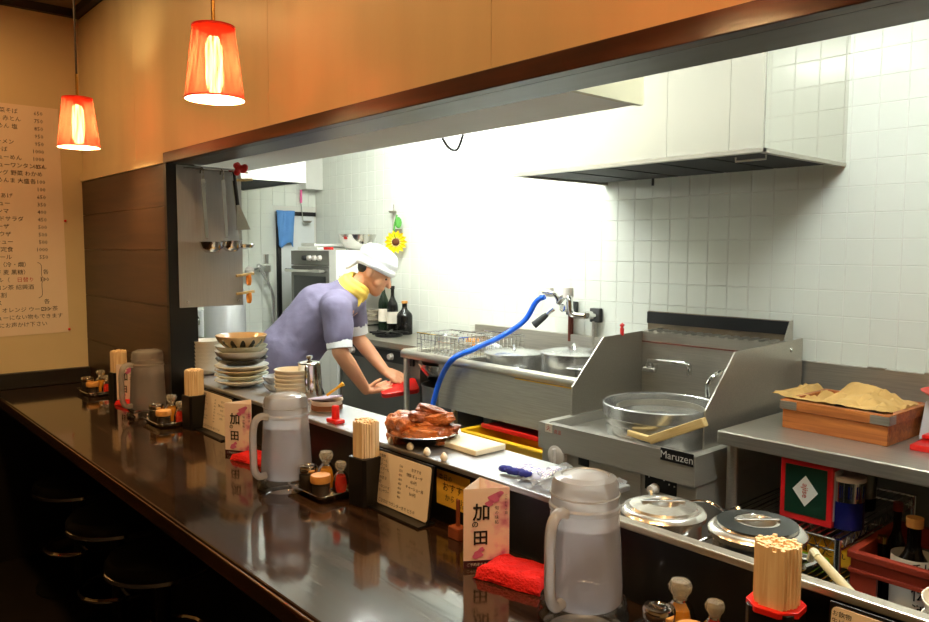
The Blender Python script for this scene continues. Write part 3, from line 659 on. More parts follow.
# front fittings
def front(x0, y0, x1, y1, name, m_, th=.004, bev=0., Y=None):
    Y = BF if Y is None else Y
    a = PY(x0, y0, Y); b_ = PY(x1, y1, Y); zc_ = (a.z+b_.z)/2
    return a, b_
BFc = BF+.02
def plate(xc, yc, w_, h_, name, m_, Y=BF, th=.003):
    q = PY(xc, yc, Y); return MB().box((q.x-w_/2, Y-th, q.z-h_/2), (q.x+w_/2, Y, q.z+h_/2)).build(name, m_, t, 0, .001), q
lg, q = plate(677, 457, .125, .042, 'name_plate', 'black')
place_text(text_mesh([('Maruzen', .036, 0, -.012, 'CENTER')], 3), (q.x, BF-.0036, q.z), (1, 0, 0), (0, 0, 1)).build('lettering', 'white_ink', lg, 0, merge=False)
a_, q = plate(549, 428, .036, .034, 'sticker', 'paper'); place_text(text_mesh([('火', .022, 0, -.008, 'CENTER')], 2), (q.x, BF-.0036, q.z), (1, 0, 0), (0, 0, 1)).build('lettering', 'inkred', a_, 0, merge=False)
q = PY(558, 432, BF); place_text(text_mesh([('高温', .018, -.02, -.008)], 2), (q.x, BF-.001, q.z), (1, 0, 0), (0, 0, 1)).build('lettering', 'inkred', t, 0, merge=False)
a_, q = plate(557, 443, .05, .032, 'dial_sticker', 'paper', BFc); place_text(text_mesh([('点火', .016, 0, -.005, 'CENTER')], 2), (q.x, BFc-.0036, q.z), (1, 0, 0), (0, 0, 1)).build('lettering', 'inkred', a_, 0, merge=False)
MB().box((q.x-.025, BFc-.004, q.z+.011), (q.x+.025, BFc-.003, q.z+.016)).build('red_band', 'redplastic', a_, 0)
q = PY(559, 455, BFc); kn = MB().lathe([(0, 0), (.042, 0), (.040, .02), (.034, .024), (0, .026)], 24, mtx=Matrix.Translation((q.x, BFc, q.z)) @ Matrix.Rotation(pi/2, 4, 'X')).build('gas_knob', 'knob', t)
MB().box((q.x-.006, BFc-.04, q.z-.03), (q.x+.006, BFc-.02, q.z+.03)).build('grip', 'knob', kn, 0, .003)
plate(584, 456, .05, .075, 'ignition_slot', 'black', BFc)
dp, q = plate(618, 470, .20, .14, 'access_panel', 'steelf', BFc, .006)
lb, q = plate(612, 455, .065, .013, 'maker_label', 'scale', BFc, .008); place_text(text_mesh([('MARUZEN', .011, 0, -.004, 'CENTER')], 1), (q.x, BFc-.0086, q.z), (1, 0, 0), (0, 0, 1)).build('lettering', 'ink', lb, 0, merge=False)
cp, q = plate(661, 478, .125, .10, 'control_panel', 'black', BFc)
MB().tube([(q.x-.035+.07*(k/8), BFc-.004, q.z+.012+.016*sin(pi*k/8*.8)) for k in range(9)], .0035, 6).build('red_mark', 'redplastic', cp)
MB().lathe([(0, 0), (.018, 0), (.014, .03), (0, .032)], 14, mtx=Matrix.Translation((q.x-.02, BFc-.003, q.z-.04)) @ Matrix.Rotation(pi/2, 4, 'X')).build('temperature_knob', 'knob', cp)
for k in range(6): MB().ball((q.x-.045+.02*k, BFc-.004, q.z-.005+.012*sin(k)), .003, 6, 4).build('mark', 'white_ink', cp)
q = PX(622, 334, BX0+.007); MB().lathe([(0, 0), (.008, 0), (.009, .03), (.005, .035), (.012, .045), (0, .055)], 12, c=(q.x, q.y, q.z-.006)).build('red_cap', 'redplastic', t)
# wooden paddles lying on the deck edge
for a, b_, w_, lab in (((651, 442), (706, 424), .026, 'broad pale wooden paddle resting on the front edge of the boiler'), ((628, 433), (654, 441), .018, 'short pale wooden stick resting on the boiler edge beside the broad paddle')):
    A = PY(*a, BF+.012 if w_ > .02 else BF+.03); B = PY(*b_, BF+.02); A.z = max(A.z, BZ+.009); dv = B-A; L = dv.length; ez = Vector((0, 0, 1)); ex = dv.normalized(); ey = ez.cross(ex).normalized(); ez2 = ex.cross(ey)
    mt = Matrix((ex, ey, ez2)).transposed().to_4x4(); mt.translation = A
    hh = .022 if w_ > .02 else .012
    o = MB().prism([(0, -w_*.35), (L*.2, -w_*.5), (L, -w_*.55), (L, w_*.55), (L*.2, w_*.5), (0, w_*.35)], 'Z', -.008, hh).build('wooden_paddle' if w_ > .02 else 'wooden_stick', 'woodpale', smooth=0, bevel=.003)
    o.matrix_world = mt; tag(o, lab, 'kitchen tool')
# --- worktable on the right
TZ, TF, TX0, TX1 = .82, 2.24, -1.285, .75
t = thing('worktable', 'stainless worktable with splashback beside the noodle boiler', 'table', (0, 0, 0))
MB().box((TX0, TF, TZ-.045), (TX1, 2.985, TZ)).build('table_top', 'steel', t, 0, .006, 3)
zz = CZ+PY(880, 369, 2.98).z-CZ
MB().box((TX0-.10, 2.98, TZ-.04), (TX1, WY-.001, zz)).build('splashback', 'steel', t, 0, .002)
for k in range(4): MB().box((TX0+.18+k*.19, 2.978, zz-.004), (TX0+.24+k*.19, WY-.001, zz+.004)).build('clip', 'steeld', t, 0)
for x in (TX0+.035, TX1-.05):
    for y in (TF+.045, 2.93): MB().cyl((x, y, 0), (x, y, TZ-.045), .019, 14).build('leg', 'steel', t)
MB().box((TX0+.02, TF+.03, .255), (TX1-.02, 2.95, .27)).build('lower_shelf', 'steeld', t, 0)
struct(MB().box((TX0-.1, WY-.012, .0), (RX, WY-.001, TZ-.045)).build('wall_back_shade', 'oven', smooth=0), 'dark sheet standing in for shade on the wall under the worktable', 'wall')  # dark grey stands in for the shade below the table
# noodle box with brown paper
A = PZ(782, 427, TZ); B = PZ(887, 447, TZ); dv = (B-A); dv.z = 0; ang = math.atan2(dv.y, dv.x); W_ = dv.length; D_ = .30; Hh = .095
t = thing('noodle_box', 'shallow wooden noodle box lined with brown paper on the worktable', 'box', A, ang)
for nm, a, b_ in (('side_board', (0, 0, 0), (W_, .014, Hh*.64)), ('side_board', (0, D_-.014, 0), (W_, D_, Hh*.64)), ('end_board', (0, .014, 0), (.014, D_-.014, Hh*.64)), ('end_board', (W_-.014, .014, 0), (W_, D_-.014, Hh*.64)), ('bottom_board', (.014, .014, 0), (W_-.014, D_-.014, .008)),
                  ('rim_board', (-.006, -.006, Hh*.66), (W_+.006, .014, Hh)), ('rim_board', (-.006, D_-.014, Hh*.66), (W_+.006, D_+.006, Hh)), ('rim_board', (-.006, .014, Hh*.66), (.014, D_-.014, Hh)), ('rim_board', (W_-.014, .014, Hh*.66), (W_+.006, D_-.014, Hh))):
    MB().box(a, b_).build(nm, 'boxwood', t, 0, .002)
MB().box((.002, .002, Hh*.63), (W_-.002, D_-.002, Hh*.67)).build('joint_strip', 'beam', t, 0)
for x, y in ((-.0075, -.0075), (W_-.05, -.0075)): MB().box((x, y, Hh*.68), (x+.0575, y+.004, Hh-.004)).build('corner_plate', 'steeld', t, 0, .001)
MB().box((W_+.003, -.0075, Hh*.68), (W_+.0075, .04, Hh-.004)).build('corner_plate', 'steeld', t, 0, .001)
# crumpled paper
nx, ny = 34, 26; vs = []; fs = []
for j in range(ny):
    for i in range(nx):
        u, v = i/(nx-1), j/(ny-1); x = -.05+u*(W_+.05); y = .02+v*(D_-.03)
        e = min(u, 1-u, v, 1-v); z = Hh-.012+.055*math.exp(-((u-.62)/.30)**2-((v-.65)/.4)**2)+.022*math.exp(-((u-.02)/.10)**2)
        nn = noise.noise((x*13, y*13, 1.3)); z += .034*abs(nn)+.022*abs(noise.noise((x*27, y*27, 4)))-.02*math.exp(-((u-.30)/.09)**2)-.012
        if u > .97: z = Hh-.02+.3*(z-Hh)
        if v < .05: z = Hh+.004+.010*abs(noise.noise((x*20, 0, 2)))
        if u < .09: z = max(z, Hh+.012)
        vs.append((x, y, z))
for j in range(ny-1):
    for i in range(nx-1): fs.append((j*nx+i, j*nx+i+1, (j+1)*nx+i+1, (j+1)*nx+i))
o = MB().add(vs, fs).build('paper_liner', 'kraft', t, 28); sm = o.modifiers.new('s', 'SOLIDIFY'); sm.thickness = .0012
# red folder in front of the scale, and the scale itself
q = PZ(909, 450, TZ)
t = tag(MB().box((0, 0, 0), (.22, .15, .018)).box((.0, .10, .018), (.22, .15, .03)).build('red_tray', 'redplastic', smooth=0, bevel=.004, loc=(q.x, q.y, TZ)), 'flat red plastic tray on the worktable in front of the kitchen scale', 'tray')
t = thing('kitchen_scale', 'grey kitchen scale with black dial and red plate beside the noodle box', 'scale', (q.x-.03, q.y+.165, TZ))
MB().prism([(0, 0), (.19, 0), (.16, .115), (.05, .115)], 'X', 0, .2).build('body', 'scale', t, 0, .006)
MB().lathe([(0, 0), (.045, 0), (.045, .004), (0, .005)], 28, mtx=Matrix.Translation((.1, .025, .06)) @ Matrix.Rotation(radians(90-23), 4, 'X')).build('dial', 'black', t)
MB().box((.07, .07, .115), (.13, .13, .135)).build('post', 'redplastic', t, 0, .004)
MB().lathe([(0, .135), (.11, .135), (.125, .147), (.122, .148), (.105, .139), (0, .139)], 32, c=(.1, .1, 0)).build('plate', 'redplastic', t)

# --- wire rack below the table with tins
RZ = .58; rc = PZ(838, 541, RZ); rx0, rx1, ry0, ry1 = TX0+.07, rc.x, rc.y, 2.80
t = thing('wire_rack', 'chrome wire shelf rack under the worktable', 'rack', (0, 0, 0))
for x, y in ((rx0, ry0), (rx1, ry0), (rx0, ry1), (rx1, ry1)): MB().cyl((x, y, .271), (x, y, RZ+.005), .010, 10).build('post', 'chrome', t)
for z in (RZ, RZ-.13):
    m = MB()
    for zz_ in (z, z-.032):
        m.tube([(rx0, ry0, zz_), (rx1, ry0, zz_), (rx1, ry1, zz_), (rx0, ry1, zz_)], .0035, 6, close=True)
    n = 12
    for k in range(n):
        a = rx0+(rx1-rx0)*k/n; b_ = rx0+(rx1-rx0)*(k+1)/n; m.tube([(a, ry0, z-.032), ((a+b_)/2, ry0, z), (b_, ry0, z-.032)], .002, 4)
        a = ry0+(ry1-ry0)*k/n; b_ = ry0+(ry1-ry0)*(k+1)/n; m.tube([(rx1, a, z-.032), (rx1, (a+b_)/2, z), (rx1, b_, z-.032)], .002, 4)
    for k in range(1, 16): x = rx0+(rx1-rx0)*k/16; m.cyl((x, ry0, z), (x, ry1, z), .002, 4)
    o = m.build('wire_shelf', 'chrome', t, merge=False); o['kind'] = 'stuff'
q = PZ(803, 523, RZ+.003)
t = thing('oil_tin', 'red and dark green rectangular oil tin on the wire rack', 'tin', (q.x, q.y+.05, RZ+.004), radians(2))
MB().box((-.078, -.045, 0), (.078, .045, .195)).build('tin_body', 'tin_red', t, 0, .004)
MB().box((-.062, -.0465, .022), (.062, -.045, .172)).build('green_panel', 'tin_green', t, 0)
MB().add([(0, -.048, .145), (-.038, -.048, .098), (0, -.048, .05), (.038, -.048, .098)], [(0, 1, 2, 3)]).build('diamond', 'white_ink', t, 0)
place_text(text_mesh([('ajise', .026, 0, 0, 'CENTER')], 2), (-.008, -.0486, .098), (0, 0, -1), (1, 0, 0)).build('lettering', 'inkred', t, 0, merge=False)
MB().box((.0782, -.035, .02), (.0795, .035, .17)).build('side_label', 'scale', t, 0)
MB().lathe([(0, .195), (.022, .195), (.022, .212), (.019, .214), (0, .214)], 16, c=(-.045, 0, 0)).build('cap', 'white_ink', t)
q = PZ(840, 529, RZ+.003)
t = thing('blue_can', 'round blue and silver tin can with pale lid on the wire rack', 'can', (q.x, q.y+.04, RZ+.004))
MB().lathe([(0, 0), (.048, 0), (.049, .003), (.049, .082)], 32).build('lower_wall', 'tin_blue', t)
MB().lathe([(.0485, .082), (.0485, .142)], 32).build('upper_wall', 'lidst', t)
for k in range(6):
    a0 = radians(-150+k*28); m = MB()
    for s in range(4): a = a0+s*.05; m.add([(.0491*cos(a), .0491*sin(a), .095), (.0491*cos(a+.05), .0491*sin(a+.05), .095), (.0491*cos(a+.05), .0491*sin(a+.05), .132), (.0491*cos(a), .0491*sin(a), .132)], [(0, 1, 2, 3)]) if s != 2 else None
    m.build('print_bar', 'tin_blue', t)
MB().lathe([(.0495, .142), (.0505, .142), (.0505, .153), (.047, .155), (0, .153)], 32).build('lid', 'knob', t)
def bottle(x, y, z, r, h, label, m_='bottle', cap='black', capn=.02, lab=None, labz=(.25, .5), txt=None, name='glass_bottle', group=None):
    t = thing(name, label, 'bottle', (x, y, z), radians(40), group)
    MB().lathe([(0, 0), (r*.95, 0), (r, .006), (r, h*.55), (r*.9, h*.62), (r*.42, h*.74), (r*.32, h*.80), (r*.32, h*.95), (0, h*.95)], 28).build('body', m_, t)
    MB().lathe([(0, h*.93), (r*.40, h*.93), (r*.40, h), (0, h)], 16).build('cap', cap, t)
    if lab:
        lb = MB().lathe([(r+.0007, h*labz[0]), (r+.0007, h*labz[1])], 28).build('label', lab, t)
        if txt:
            tm = text_mesh([(s, sz, 0, yy, 'CENTER') for s, sz, yy in txt], 2)
            tm.v = [((r+.0016)*cos(-pi/2+v[0]/r), (r+.0016)*sin(-pi/2+v[0]/r), v[1]+h*labz[0]) for v in tm.v]; tm.build('lettering', 'ink', lb, 0, merge=False)
    return t
q = PZ(850, 522, RZ+.003)
bottle(q.x-.03, q.y+.16, RZ+.004, .042, .27, 'dark glass bottle with pale label behind the blue can', lab='oven', labz=(.15, .5))
# packages on the second shelf of the rack
q = PZ(812, 562, RZ-.127)
t = thing('snack_packet', 'yellow and green packet lying on the wire rack', 'packet', (q.x, q.y+.05, RZ-.124), radians(6))
MB().box((-.11, -.05, 0), (.11, .05, .055)).build('packet_body', 'yellowplastic', t, 0, .01)
MB().box((-.112, -.052, .0), (.05, .03, .028)).build('green_band', 'lime', t, 0, .01)
place_text(text_mesh([('ゴマだれ', .035, 0, 0, 'CENTER')], 1), (.02, -.0512, .03), (1, 0, 0), (0, 0, .8)).build('lettering', 'ink', t, 0, merge=False)
q = PZ(829, 572, RZ-.127)
t = thing('carton', 'small white and red carton on the wire rack beside the yellow packet', 'carton', (q.x+.02, q.y+.16, RZ-.124), radians(6))
MB().box((-.05, -.06, 0), (.05, .06, .075)).build('carton_body', 'paper', t, 0, .002); MB().box((-.045, -.0615, .012), (.035, -.06, .055)).build('red_panel', 'tin_red', t, 0)
place_text(text_mesh([('だし', .025, 0, 0, 'CENTER')], 1), (-.005, -.062, .025), (1, 0, 0), (0, 0, 1)).build('lettering', 'white_ink', t, 0, merge=False)
# red bottle crate with bottles
KZ = .561; A = PZ(851, 550, KZ); kw, kd, kh, kb = .46, .36, .29, .271
t = thing('bottle_crate', 'brownish red plastic bottle crate on the lower shelf under the worktable', 'crate', (A.x, A.y, kb))
def rect_ring(x0, y0, x1, y1, z0, z1, th, nm):
    m = MB(); m.box((x0, y0, z0), (x1, y0+th, z1)).box((x0, y1-th, z0), (x1, y1, z1)).box((x0, y0+th, z0), (x0+th, y1-th, z1)).box((x1-th, y0+th, z0), (x1, y1-th, z1)); return m.build(nm, 'crate', t, 0, .002)
rect_ring(-.008, -.008, kw+.008, kd+.008, kh-.02, kh, .022, 'top_rim'); rect_ring(0, 0, kw, kd, kh-.05, kh-.02, .012, 'upper_band'); rect_ring(-.005, -.005, kw+.005, kd+.005, kh-.062, kh-.05, .018, 'middle_rib'); rect_ring(0, 0, kw, kd, 0, .05, .012, 'lower_band')
for x, y in ((0, 0), (kw-.07, 0), (0, kd-.012), (kw-.07, kd-.012), (.2, 0), (.2, kd-.012)): MB().box((x, y, .05), (x+.07, y+.012, kh-.062)).build('post', 'crate', t, 0)
for x in (0, kw-.012):
    for y in (.012, kd-.072): MB().box((x, y, .05), (x+.012, y+.06, kh-.062)).build('post', 'crate', t, 0)
MB().box((.012, .012, 0), (kw-.012, kd-.012, .01)).build('base', 'crate', t, 0)
g = 'bottles in the red crate'
bottle(PY(913, 560, A.y+.11).x, A.y+.11, kb+.012, .055, .38, 'large sake bottle with cream label standing in the red crate', lab='paper', labz=(.28, .72), txt=[('秋', .05, .12), ('伝', .05, .06), ('酒', .045, .01)], capn=.03, cap='capwood', group=g)
bottle(PY(897, 530, A.y+.25).x, A.y+.25, kb+.012, .034, .37, 'slim dark bottle with red cap in the corner of the red crate', cap='crate', group=g)
bottle(PY(882, 550, A.y+.15).x, A.y+.15, kb+.012, .034, .29, 'short dark bottle with gold cap in the red crate', cap='brass', group=g)
bottle(PY(872, 570, A.y+.06).x, A.y+.06, kb+.012, .034, .20, 'small dark bottle with pale label in the front of the red crate', lab='scale', labz=(.1, .4), group=g)
bottle(A.x+.40, A.y+.08, kb+.012, .036, .36, 'dark bottle with red cap at the far corner of the red crate', cap='crate', group=g)
bottle(A.x+.36, A.y+.20, kb+.012, .04, .36, 'dark green bottle with black cap in the red crate', m_='bottleg', group=g)
# ------------------------------------------------------------------ things on the guests' counter
def pitcher(bx, by, label):
    q = PZ(bx, by, CT); q.y = min(q.y, .985); q.x = PY(bx, by, q.y).x
    t = thing('water_pitcher', label, 'pitcher', (q.x, q.y, CT), 0, 'frosted water pitchers on the counter')
    MB().lathe([(0, .001), (.074, .001), (.0775, .006), (.076, .012), (.070, .017), (.069, .021), (.0745, .025), (.073, .031), (.066, .034)], 40).build('foot', 'glass', t)
    MB().lathe([(0, .03), (.062, .03), (.066, .036), (.0655, .06), (.061, .14), (.0575, .188), (.0585, .192)], 40).build('body', 'frost', t)
    MB().lathe([(0, .034), (.0605, .034), (.0635, .04), (.0625, .06), (.0585, .14), (.0572, .165), (0, .165)], 32).build('water', 'water', t)
    lid = MB().lathe([(.059, .188), (.0605, .190), (.0605, .196), (.0575, .199), (.0565, .232), (.052, .242), (.040, .2465), (.038, .2445), (.02, .249), (0, .250)], 40).build('lid', 'frostlid', t)
    MB().tube([(.058*cos(a), .058*sin(a), .215) for a in [2*pi*k/28 for k in range(28)]], .0016, 5, close=True).build('lid_rib', 'frostlid', lid)
    hd_ = -IR*.66-IF*.75; hd_.normalize()
    pth = [hd_*.055+Vector((0, 0, .192)), hd_*.075+Vector((0, 0, .198)), hd_*.093+Vector((0, 0, .188)), hd_*.1+Vector((0, 0, .16)), hd_*.1+Vector((0, 0, .10)), hd_*.098+Vector((0, 0, .065)), hd_*.085+Vector((0, 0, .045)), hd_*.064+Vector((0, 0, .044))]
    MB().tube(spline(pth, 5), .0095, 10).build('handle', 'frostlid', t)
    return t
pitcher(583, 606, 'frosted water pitcher beside the folded red towel and the lidded steel pots')
pitcher(287, 486, 'frosted water pitcher beside the condiment tray and the black chopstick box')
pitcher(149, 409, 'frosted water pitcher in front of the dark wooden panel')

def folded_towel(bx, by, w_, d_, rz, label, h=.026):
    q = PZ(bx, by, CT); q.y = min(q.y, 1.02); q.x = PY(bx, by, q.y).x; n1, n2 = 26, 18; vs = []; fs = []
    for j in range(n2):
        for i in range(n1):
            u, v = i/(n1-1)*2-1, j/(n2-1)*2-1
            e = max(abs(u)**8, abs(v)**8); z = (h*(1-.16*(v+1)/2))*(1-e)**.35+.0035*noise.noise((u*3+bx, v*3, 0))
            vs.append((u*w_/2*(1+.03*sin(v*4)), v*d_/2*(1+.03*sin(u*5)), max(z, 0)+.001))
    b = len(vs)
    for j in range(n2-1):
        for i in range(n1-1): fs.append((j*n1+i, j*n1+i+1, (j+1)*n1+i+1, (j+1)*n1+i))
    t = thing('folded_towel', label, 'towel', (q.x, q.y, CT), rz, 'folded red towels on the counter')
    MB().add(vs, fs).build('upper_fold', 'redcloth', t, 80)
    lo = MB().box((-w_/2+.001, -d_/2+.001, 0), (w_/2-.001, d_/2-.001, .010)).build('lower_fold', 'redcloth', t, 80, .004)
folded_towel(519, 578, .140, .10, radians(14), 'bright red folded towel beside the pitcher by the steel pots')
folded_towel(257, 460, .13, .09, radians(14), 'red folded towel under the leaflet beside the chopstick box and menu stand', .02)
folded_towel(133, 405, .12, .085, radians(14), 'red folded towel behind the pitcher by the dark wooden panel', .02)

# condiment jars on steel trays
def tray(x, y, label):
    t = thing('condiment_tray', label, 'tray', (x, y, CT), radians(0), 'steel condiment trays')
    w_, d_ = .082, .058
    def rr(w2, d2, r, z): return [(sx*(w2-r)+r*cos(a), sy*(d2-r)+r*sin(a), z) for sx, sy, a0 in ((1, 1, 0), (-1, 1, pi/2), (-1, -1, pi), (1, -1, 1.5*pi)) for a in [a0+k*pi/8 for k in range(5)]]
    L = [rr(w_-.008, d_-.008, .01, .001), rr(w_-.004, d_-.004, .012, .004), rr(w_, d_, .014, .017), rr(w_+.004, d_+.004, .016, .018)]; n = len(L[0]); vs = sum(L, []); fs = [tuple(range(n))]
    for k in range(3): fs += [(k*n+i, k*n+(i+1) % n, (k+1)*n+(i+1) % n, (k+1)*n+i) for i in range(n)]
    MB().add(vs, fs).build('dish', 'lidst', t)
    MB().tube(rr(w_+.004, d_+.004, .016, .018), .0018, 6, close=True).build('rim', 'chrome', t)
    return t
def jar(x, y, kind, label):
    z = CT+.003
    t = thing('condiment_jar', label, 'jar', (x, y, z), 0, 'condiment jars on the counter')
    if kind == 'metal':
        MB().lathe([(0, 0), (.023, 0), (.024, .004), (.0235, .055), (.021, .058)], 24).build('glass', 'glass', t); MB().lathe([(0, .003), (.021, .003), (.021, .045), (0, .045)], 20).build('contents', 'pepper', t)
        cp = MB().lathe([(.024, .05), (.0255, .052), (.0255, .064), (.023, .068), (.017, .068), (.015, .066), (0, .066)], 24).build('lid', 'chrome', t); MB().box((-.011, -.004, .066), (.011, .004, .0695)).build('flap', 'chrome', cp, 0, .001)
    elif kind == 'wood':
        MB().lathe([(0, 0), (.023, 0), (.024, .004), (.0235, .034), (.021, .036)], 24).build('glass', 'glass', t); MB().lathe([(0, .003), (.0215, .003), (.0215, .028), (0, .028)], 20).build('contents', 'pepper', t)
        MB().lathe([(0, .034), (.025, .034), (.026, .037), (.026, .05), (.024, .053), (0, .053)], 24).build('lid', 'capwood', t)
    else:
        m_, s = ('amber', 1.) if kind == 'amber' else ('chili', .82)
        MB().lathe([(0, 0), (.025*s, 0), (.027*s, .004), (.027*s, .03*s), (.020*s, .052*s), (.012*s, .062*s), (.013*s, .066*s)], 24).build('glass', 'glass', t)
        MB().lathe([(0, .002), (.0245*s, .002), (.0255*s, .006), (.0255*s, .028*s), (.0185*s, .05*s), (0, .05*s)], 20).build('contents', m_, t)
        st_ = MB().lathe([(0, .06*s), (.010*s, .06*s), (.011*s, .068*s), (.018*s, .078*s), (.019*s, .086*s), (.015*s, .094*s), (0, .096*s)], 10).build('stopper', 'glass2', t, 15)
    return t
def cond_set(bx, by, where, do=('metal', 'wood', 'amber', 'chili'), Y=None):
    q = PZ(bx, by, CT)
    if Y: q = PY(bx, by, Y)
    tray(q.x, q.y, 'small steel tray of condiment jars '+where)
    # offsets along image axes so that each jar shows
    for k, (a, b) in {'metal': (-.042, .002), 'wood': (-.002, -.034), 'amber': (.0, .036), 'chili': (.044, .0)}.items():
        if k in do:
            nm = {'metal': 'pepper jar with steel lid', 'wood': 'squat jar with tan lid', 'amber': 'amber oil bottle', 'chili': 'red chili oil bottle'}[k]
            jar(q.x+a*IR.x+b*IF.x, q.y+a*IR.y+b*IF.y, k, nm+' '+where)
cond_set(324, 492, 'beside the middle pitcher')
cond_set(168, 419, 'beside the pitcher by the wooden panel', Y=.985)
cond_set(97, 386, 'at the end of the counter by the menu wall', Y=.965)
cond_set(686, 630, 'beside the pitcher by the lidded steel pots', Y=1.015)

# chopsticks in black boxes
def chopsticks(x, y, where, red=False, top=.205):
    t = thing('chopstick_box', 'black box of chopsticks '+where, 'holder', (x, y, CT), radians(6), 'chopstick boxes')
    s = .033
    MB().prism([(-s, -s*.8), (-s*.8, -s), (s*.8, -s), (s, -s*.8), (s, s*.8), (s*.8, s), (-s*.8, s), (-s, s*.8)], 'Z', 0, .118).build('box', 'black', t, 0, .001)
    if red:
        k = 1.13; MB().prism([(-s*k, -s*.5), (-s*.5, -s*k), (s*.5, -s*k), (s*k, -s*.5), (s*k, s*.5), (s*.5, s*k), (-s*.5, s*k), (-s*k, s*.5)], 'Z', .112, .121).build('rim', 'redplastic', t, 0, .001)
    m = MB(); rnd = random.Random(int(x*1000)); n = 0
    for i in range(12):
        for j in range(12):
            u, v = (i-5.5)*.0056+(j % 2)*.002, (j-5.5)*.0056
            if u*u+v*v > .0305**2: continue
            h = top+rnd.uniform(-.004, .003); w_ = .0027; m.box((u-w_, v-w_, .1), (u+w_, v+w_, h))
    o = m.build('chopstick_bundle', 'chop', smooth=0, merge=False); o.location = (x, y, CT+.019); o.rotation_euler = (0, 0, radians(6))
    tag(o, 'tight bundle of pale wooden chopsticks '+where, 'chopsticks', 'chopstick bundles', 'stuff')
for bx, by, wh, Y in ((366, 503, 'between the condiment tray and the menu stand', 1.035), (194, 424, 'beside the pitcher by the wooden panel', 1.03), (118, 388, 'at the end of the counter by the menu wall', .992)):
    q = PZ(bx, by, CT); q.x += 0; chopsticks(PY(bx, by-40, Y).x, Y, wh, top=.187)
q = PY(777, 575, 1.035)
chopsticks(q.x, 1.035, 'beside the lidded steel pots', True, q.z-CT+.028)

# menu stands
def menu_stand(x0, x1, yb, where, ztop=.145, base=True):
    cx_ = (x0+x1)/2; w_ = (x1-x0)/2
    t = thing('menu_stand', 'handwritten menu card in a black stand '+where, 'menu', (cx_, yb, CT), 0, 'counter menu stands')
    lean = radians(7); rot = Matrix.Rotation(-lean, 4, 'X')
    MB().box((-w_, -.002, .004), (w_, .002, ztop+.004), rot).build('backing', 'black', t, 0, .001)
    MB().box((-w_, -.03, 0), (w_, .02, .005)).build('base', 'black', t, 0, .001)
    r = .008; pl_ = [(sx*(w_-.004-r)+r*cos(a), (ztop+.006)/2+sz*((ztop-.008)/2-r)+r*sin(a)) for sx, sz, a0 in ((1, 1, 0), (-1, 1, pi/2), (-1, -1, pi), (1, -1, 1.5*pi)) for a in [a0+k*pi/8 for k in range(5)]]
    c = MB().prism(pl_, 'Y', -.004, -.0025); c.v = [tuple(rot @ Vector(v)) for v in c.v]; cd = c.build('card', 'paperw', t, 0)
    H = ztop; it = []
    for k, (a, b) in enumerate((('お飲物', ''), ('生ビール', '500'), ('瓶ビール', '550'), ('ハイボール', '400'), ('酎ハイ', '400'), ('日本酒 冷', '450'), ('焼酎', '400'), ('ウーロンハイ', '450'), ('レモンサワー', '400'))):
        z = H*(.9-.078*k); it.append((a, H*.066, -w_*.9, z)); 
        if b: it.append((b, H*.066, w_*.0, z, 'RIGHT'))
    for k, a in enumerate(('おすすめ', '特製 ギョーザ', '450円', 'チャーシュー丼', '500円')): it.append((a, H*.072, w_*.15 if k % 2 else w_*.3, H*(.82-.105*k)))
    it.append(('ご注文は カウンターまで どうぞ', H*.075, -w_*.8, H*.10))
    tm = text_mesh(it); tm.v = [tuple(rot @ Vector((v[0], -.0046, v[1]))) for v in tm.v]; tm.build('handwriting', 'ink', cd, 0, merge=False)
for a, b, wh in (((377, 452), (432, 470), 'between the chopstick box and the leaflet'), ((202, 395), (232, 405), 'under the stacked plates'), ((829, 595), (905, 618), 'under the pass shelf beside the red crate')):
    xa, xb = PY(a[0], a[1], 1.058).x, PY(b[0], b[1], 1.058).x; menu_stand(xa, xb, 1.048, wh, .133)

# three sided leaflets
def leaf_mat():
    m = bpy.data.materials.new('leaflet_print'); m.use_nodes = True; nt = m.node_tree; p = nt.nodes['Principled BSDF']; L = nt.links.new; N = nt.nodes.new
    p.inputs['Roughness'].default_value = .6; tc = N('ShaderNodeTexCoord'); n = N('ShaderNodeTexNoise'); n.inputs['Scale'].default_value = 26; n.inputs['Detail'].default_value = 4; L(tc.outputs['Object'], n.inputs[0])
    sp = N('ShaderNodeSeparateXYZ'); L(tc.outputs['Object'], sp.inputs[0])
    g = N('ShaderNodeMapRange'); g.inputs[1].default_value = -.03; g.inputs[2].default_value = .04; g.inputs[3].default_value = -.12; g.inputs[4].default_value = .1; L(sp.outputs[0], g.inputs[0])
    a = N('ShaderNodeMath'); L(n.outputs['Fac'], a.inputs[0]); L(g.outputs[0], a.inputs[1])
    r = N('ShaderNodeValToRGB'); e = r.color_ramp.elements; e[0].position = .50; e[0].color = lin((242, 222, 210))+(1,); e[1].position = .72; e[1].color = lin((196, 92, 140))+(1,)
    x = r.color_ramp.elements.new(.6); x.color = lin((232, 190, 196))+(1,); L(a.outputs[0], r.inputs[0]); L(r.outputs[0], p.inputs['Base Color']); return m
M['leafprint'] = leaf_mat(); M['leafband'] = mat('leaflet_band', (64, 22, 34), .6); M['magenta'] = mat('magenta_ink', (212, 112, 158), .7)
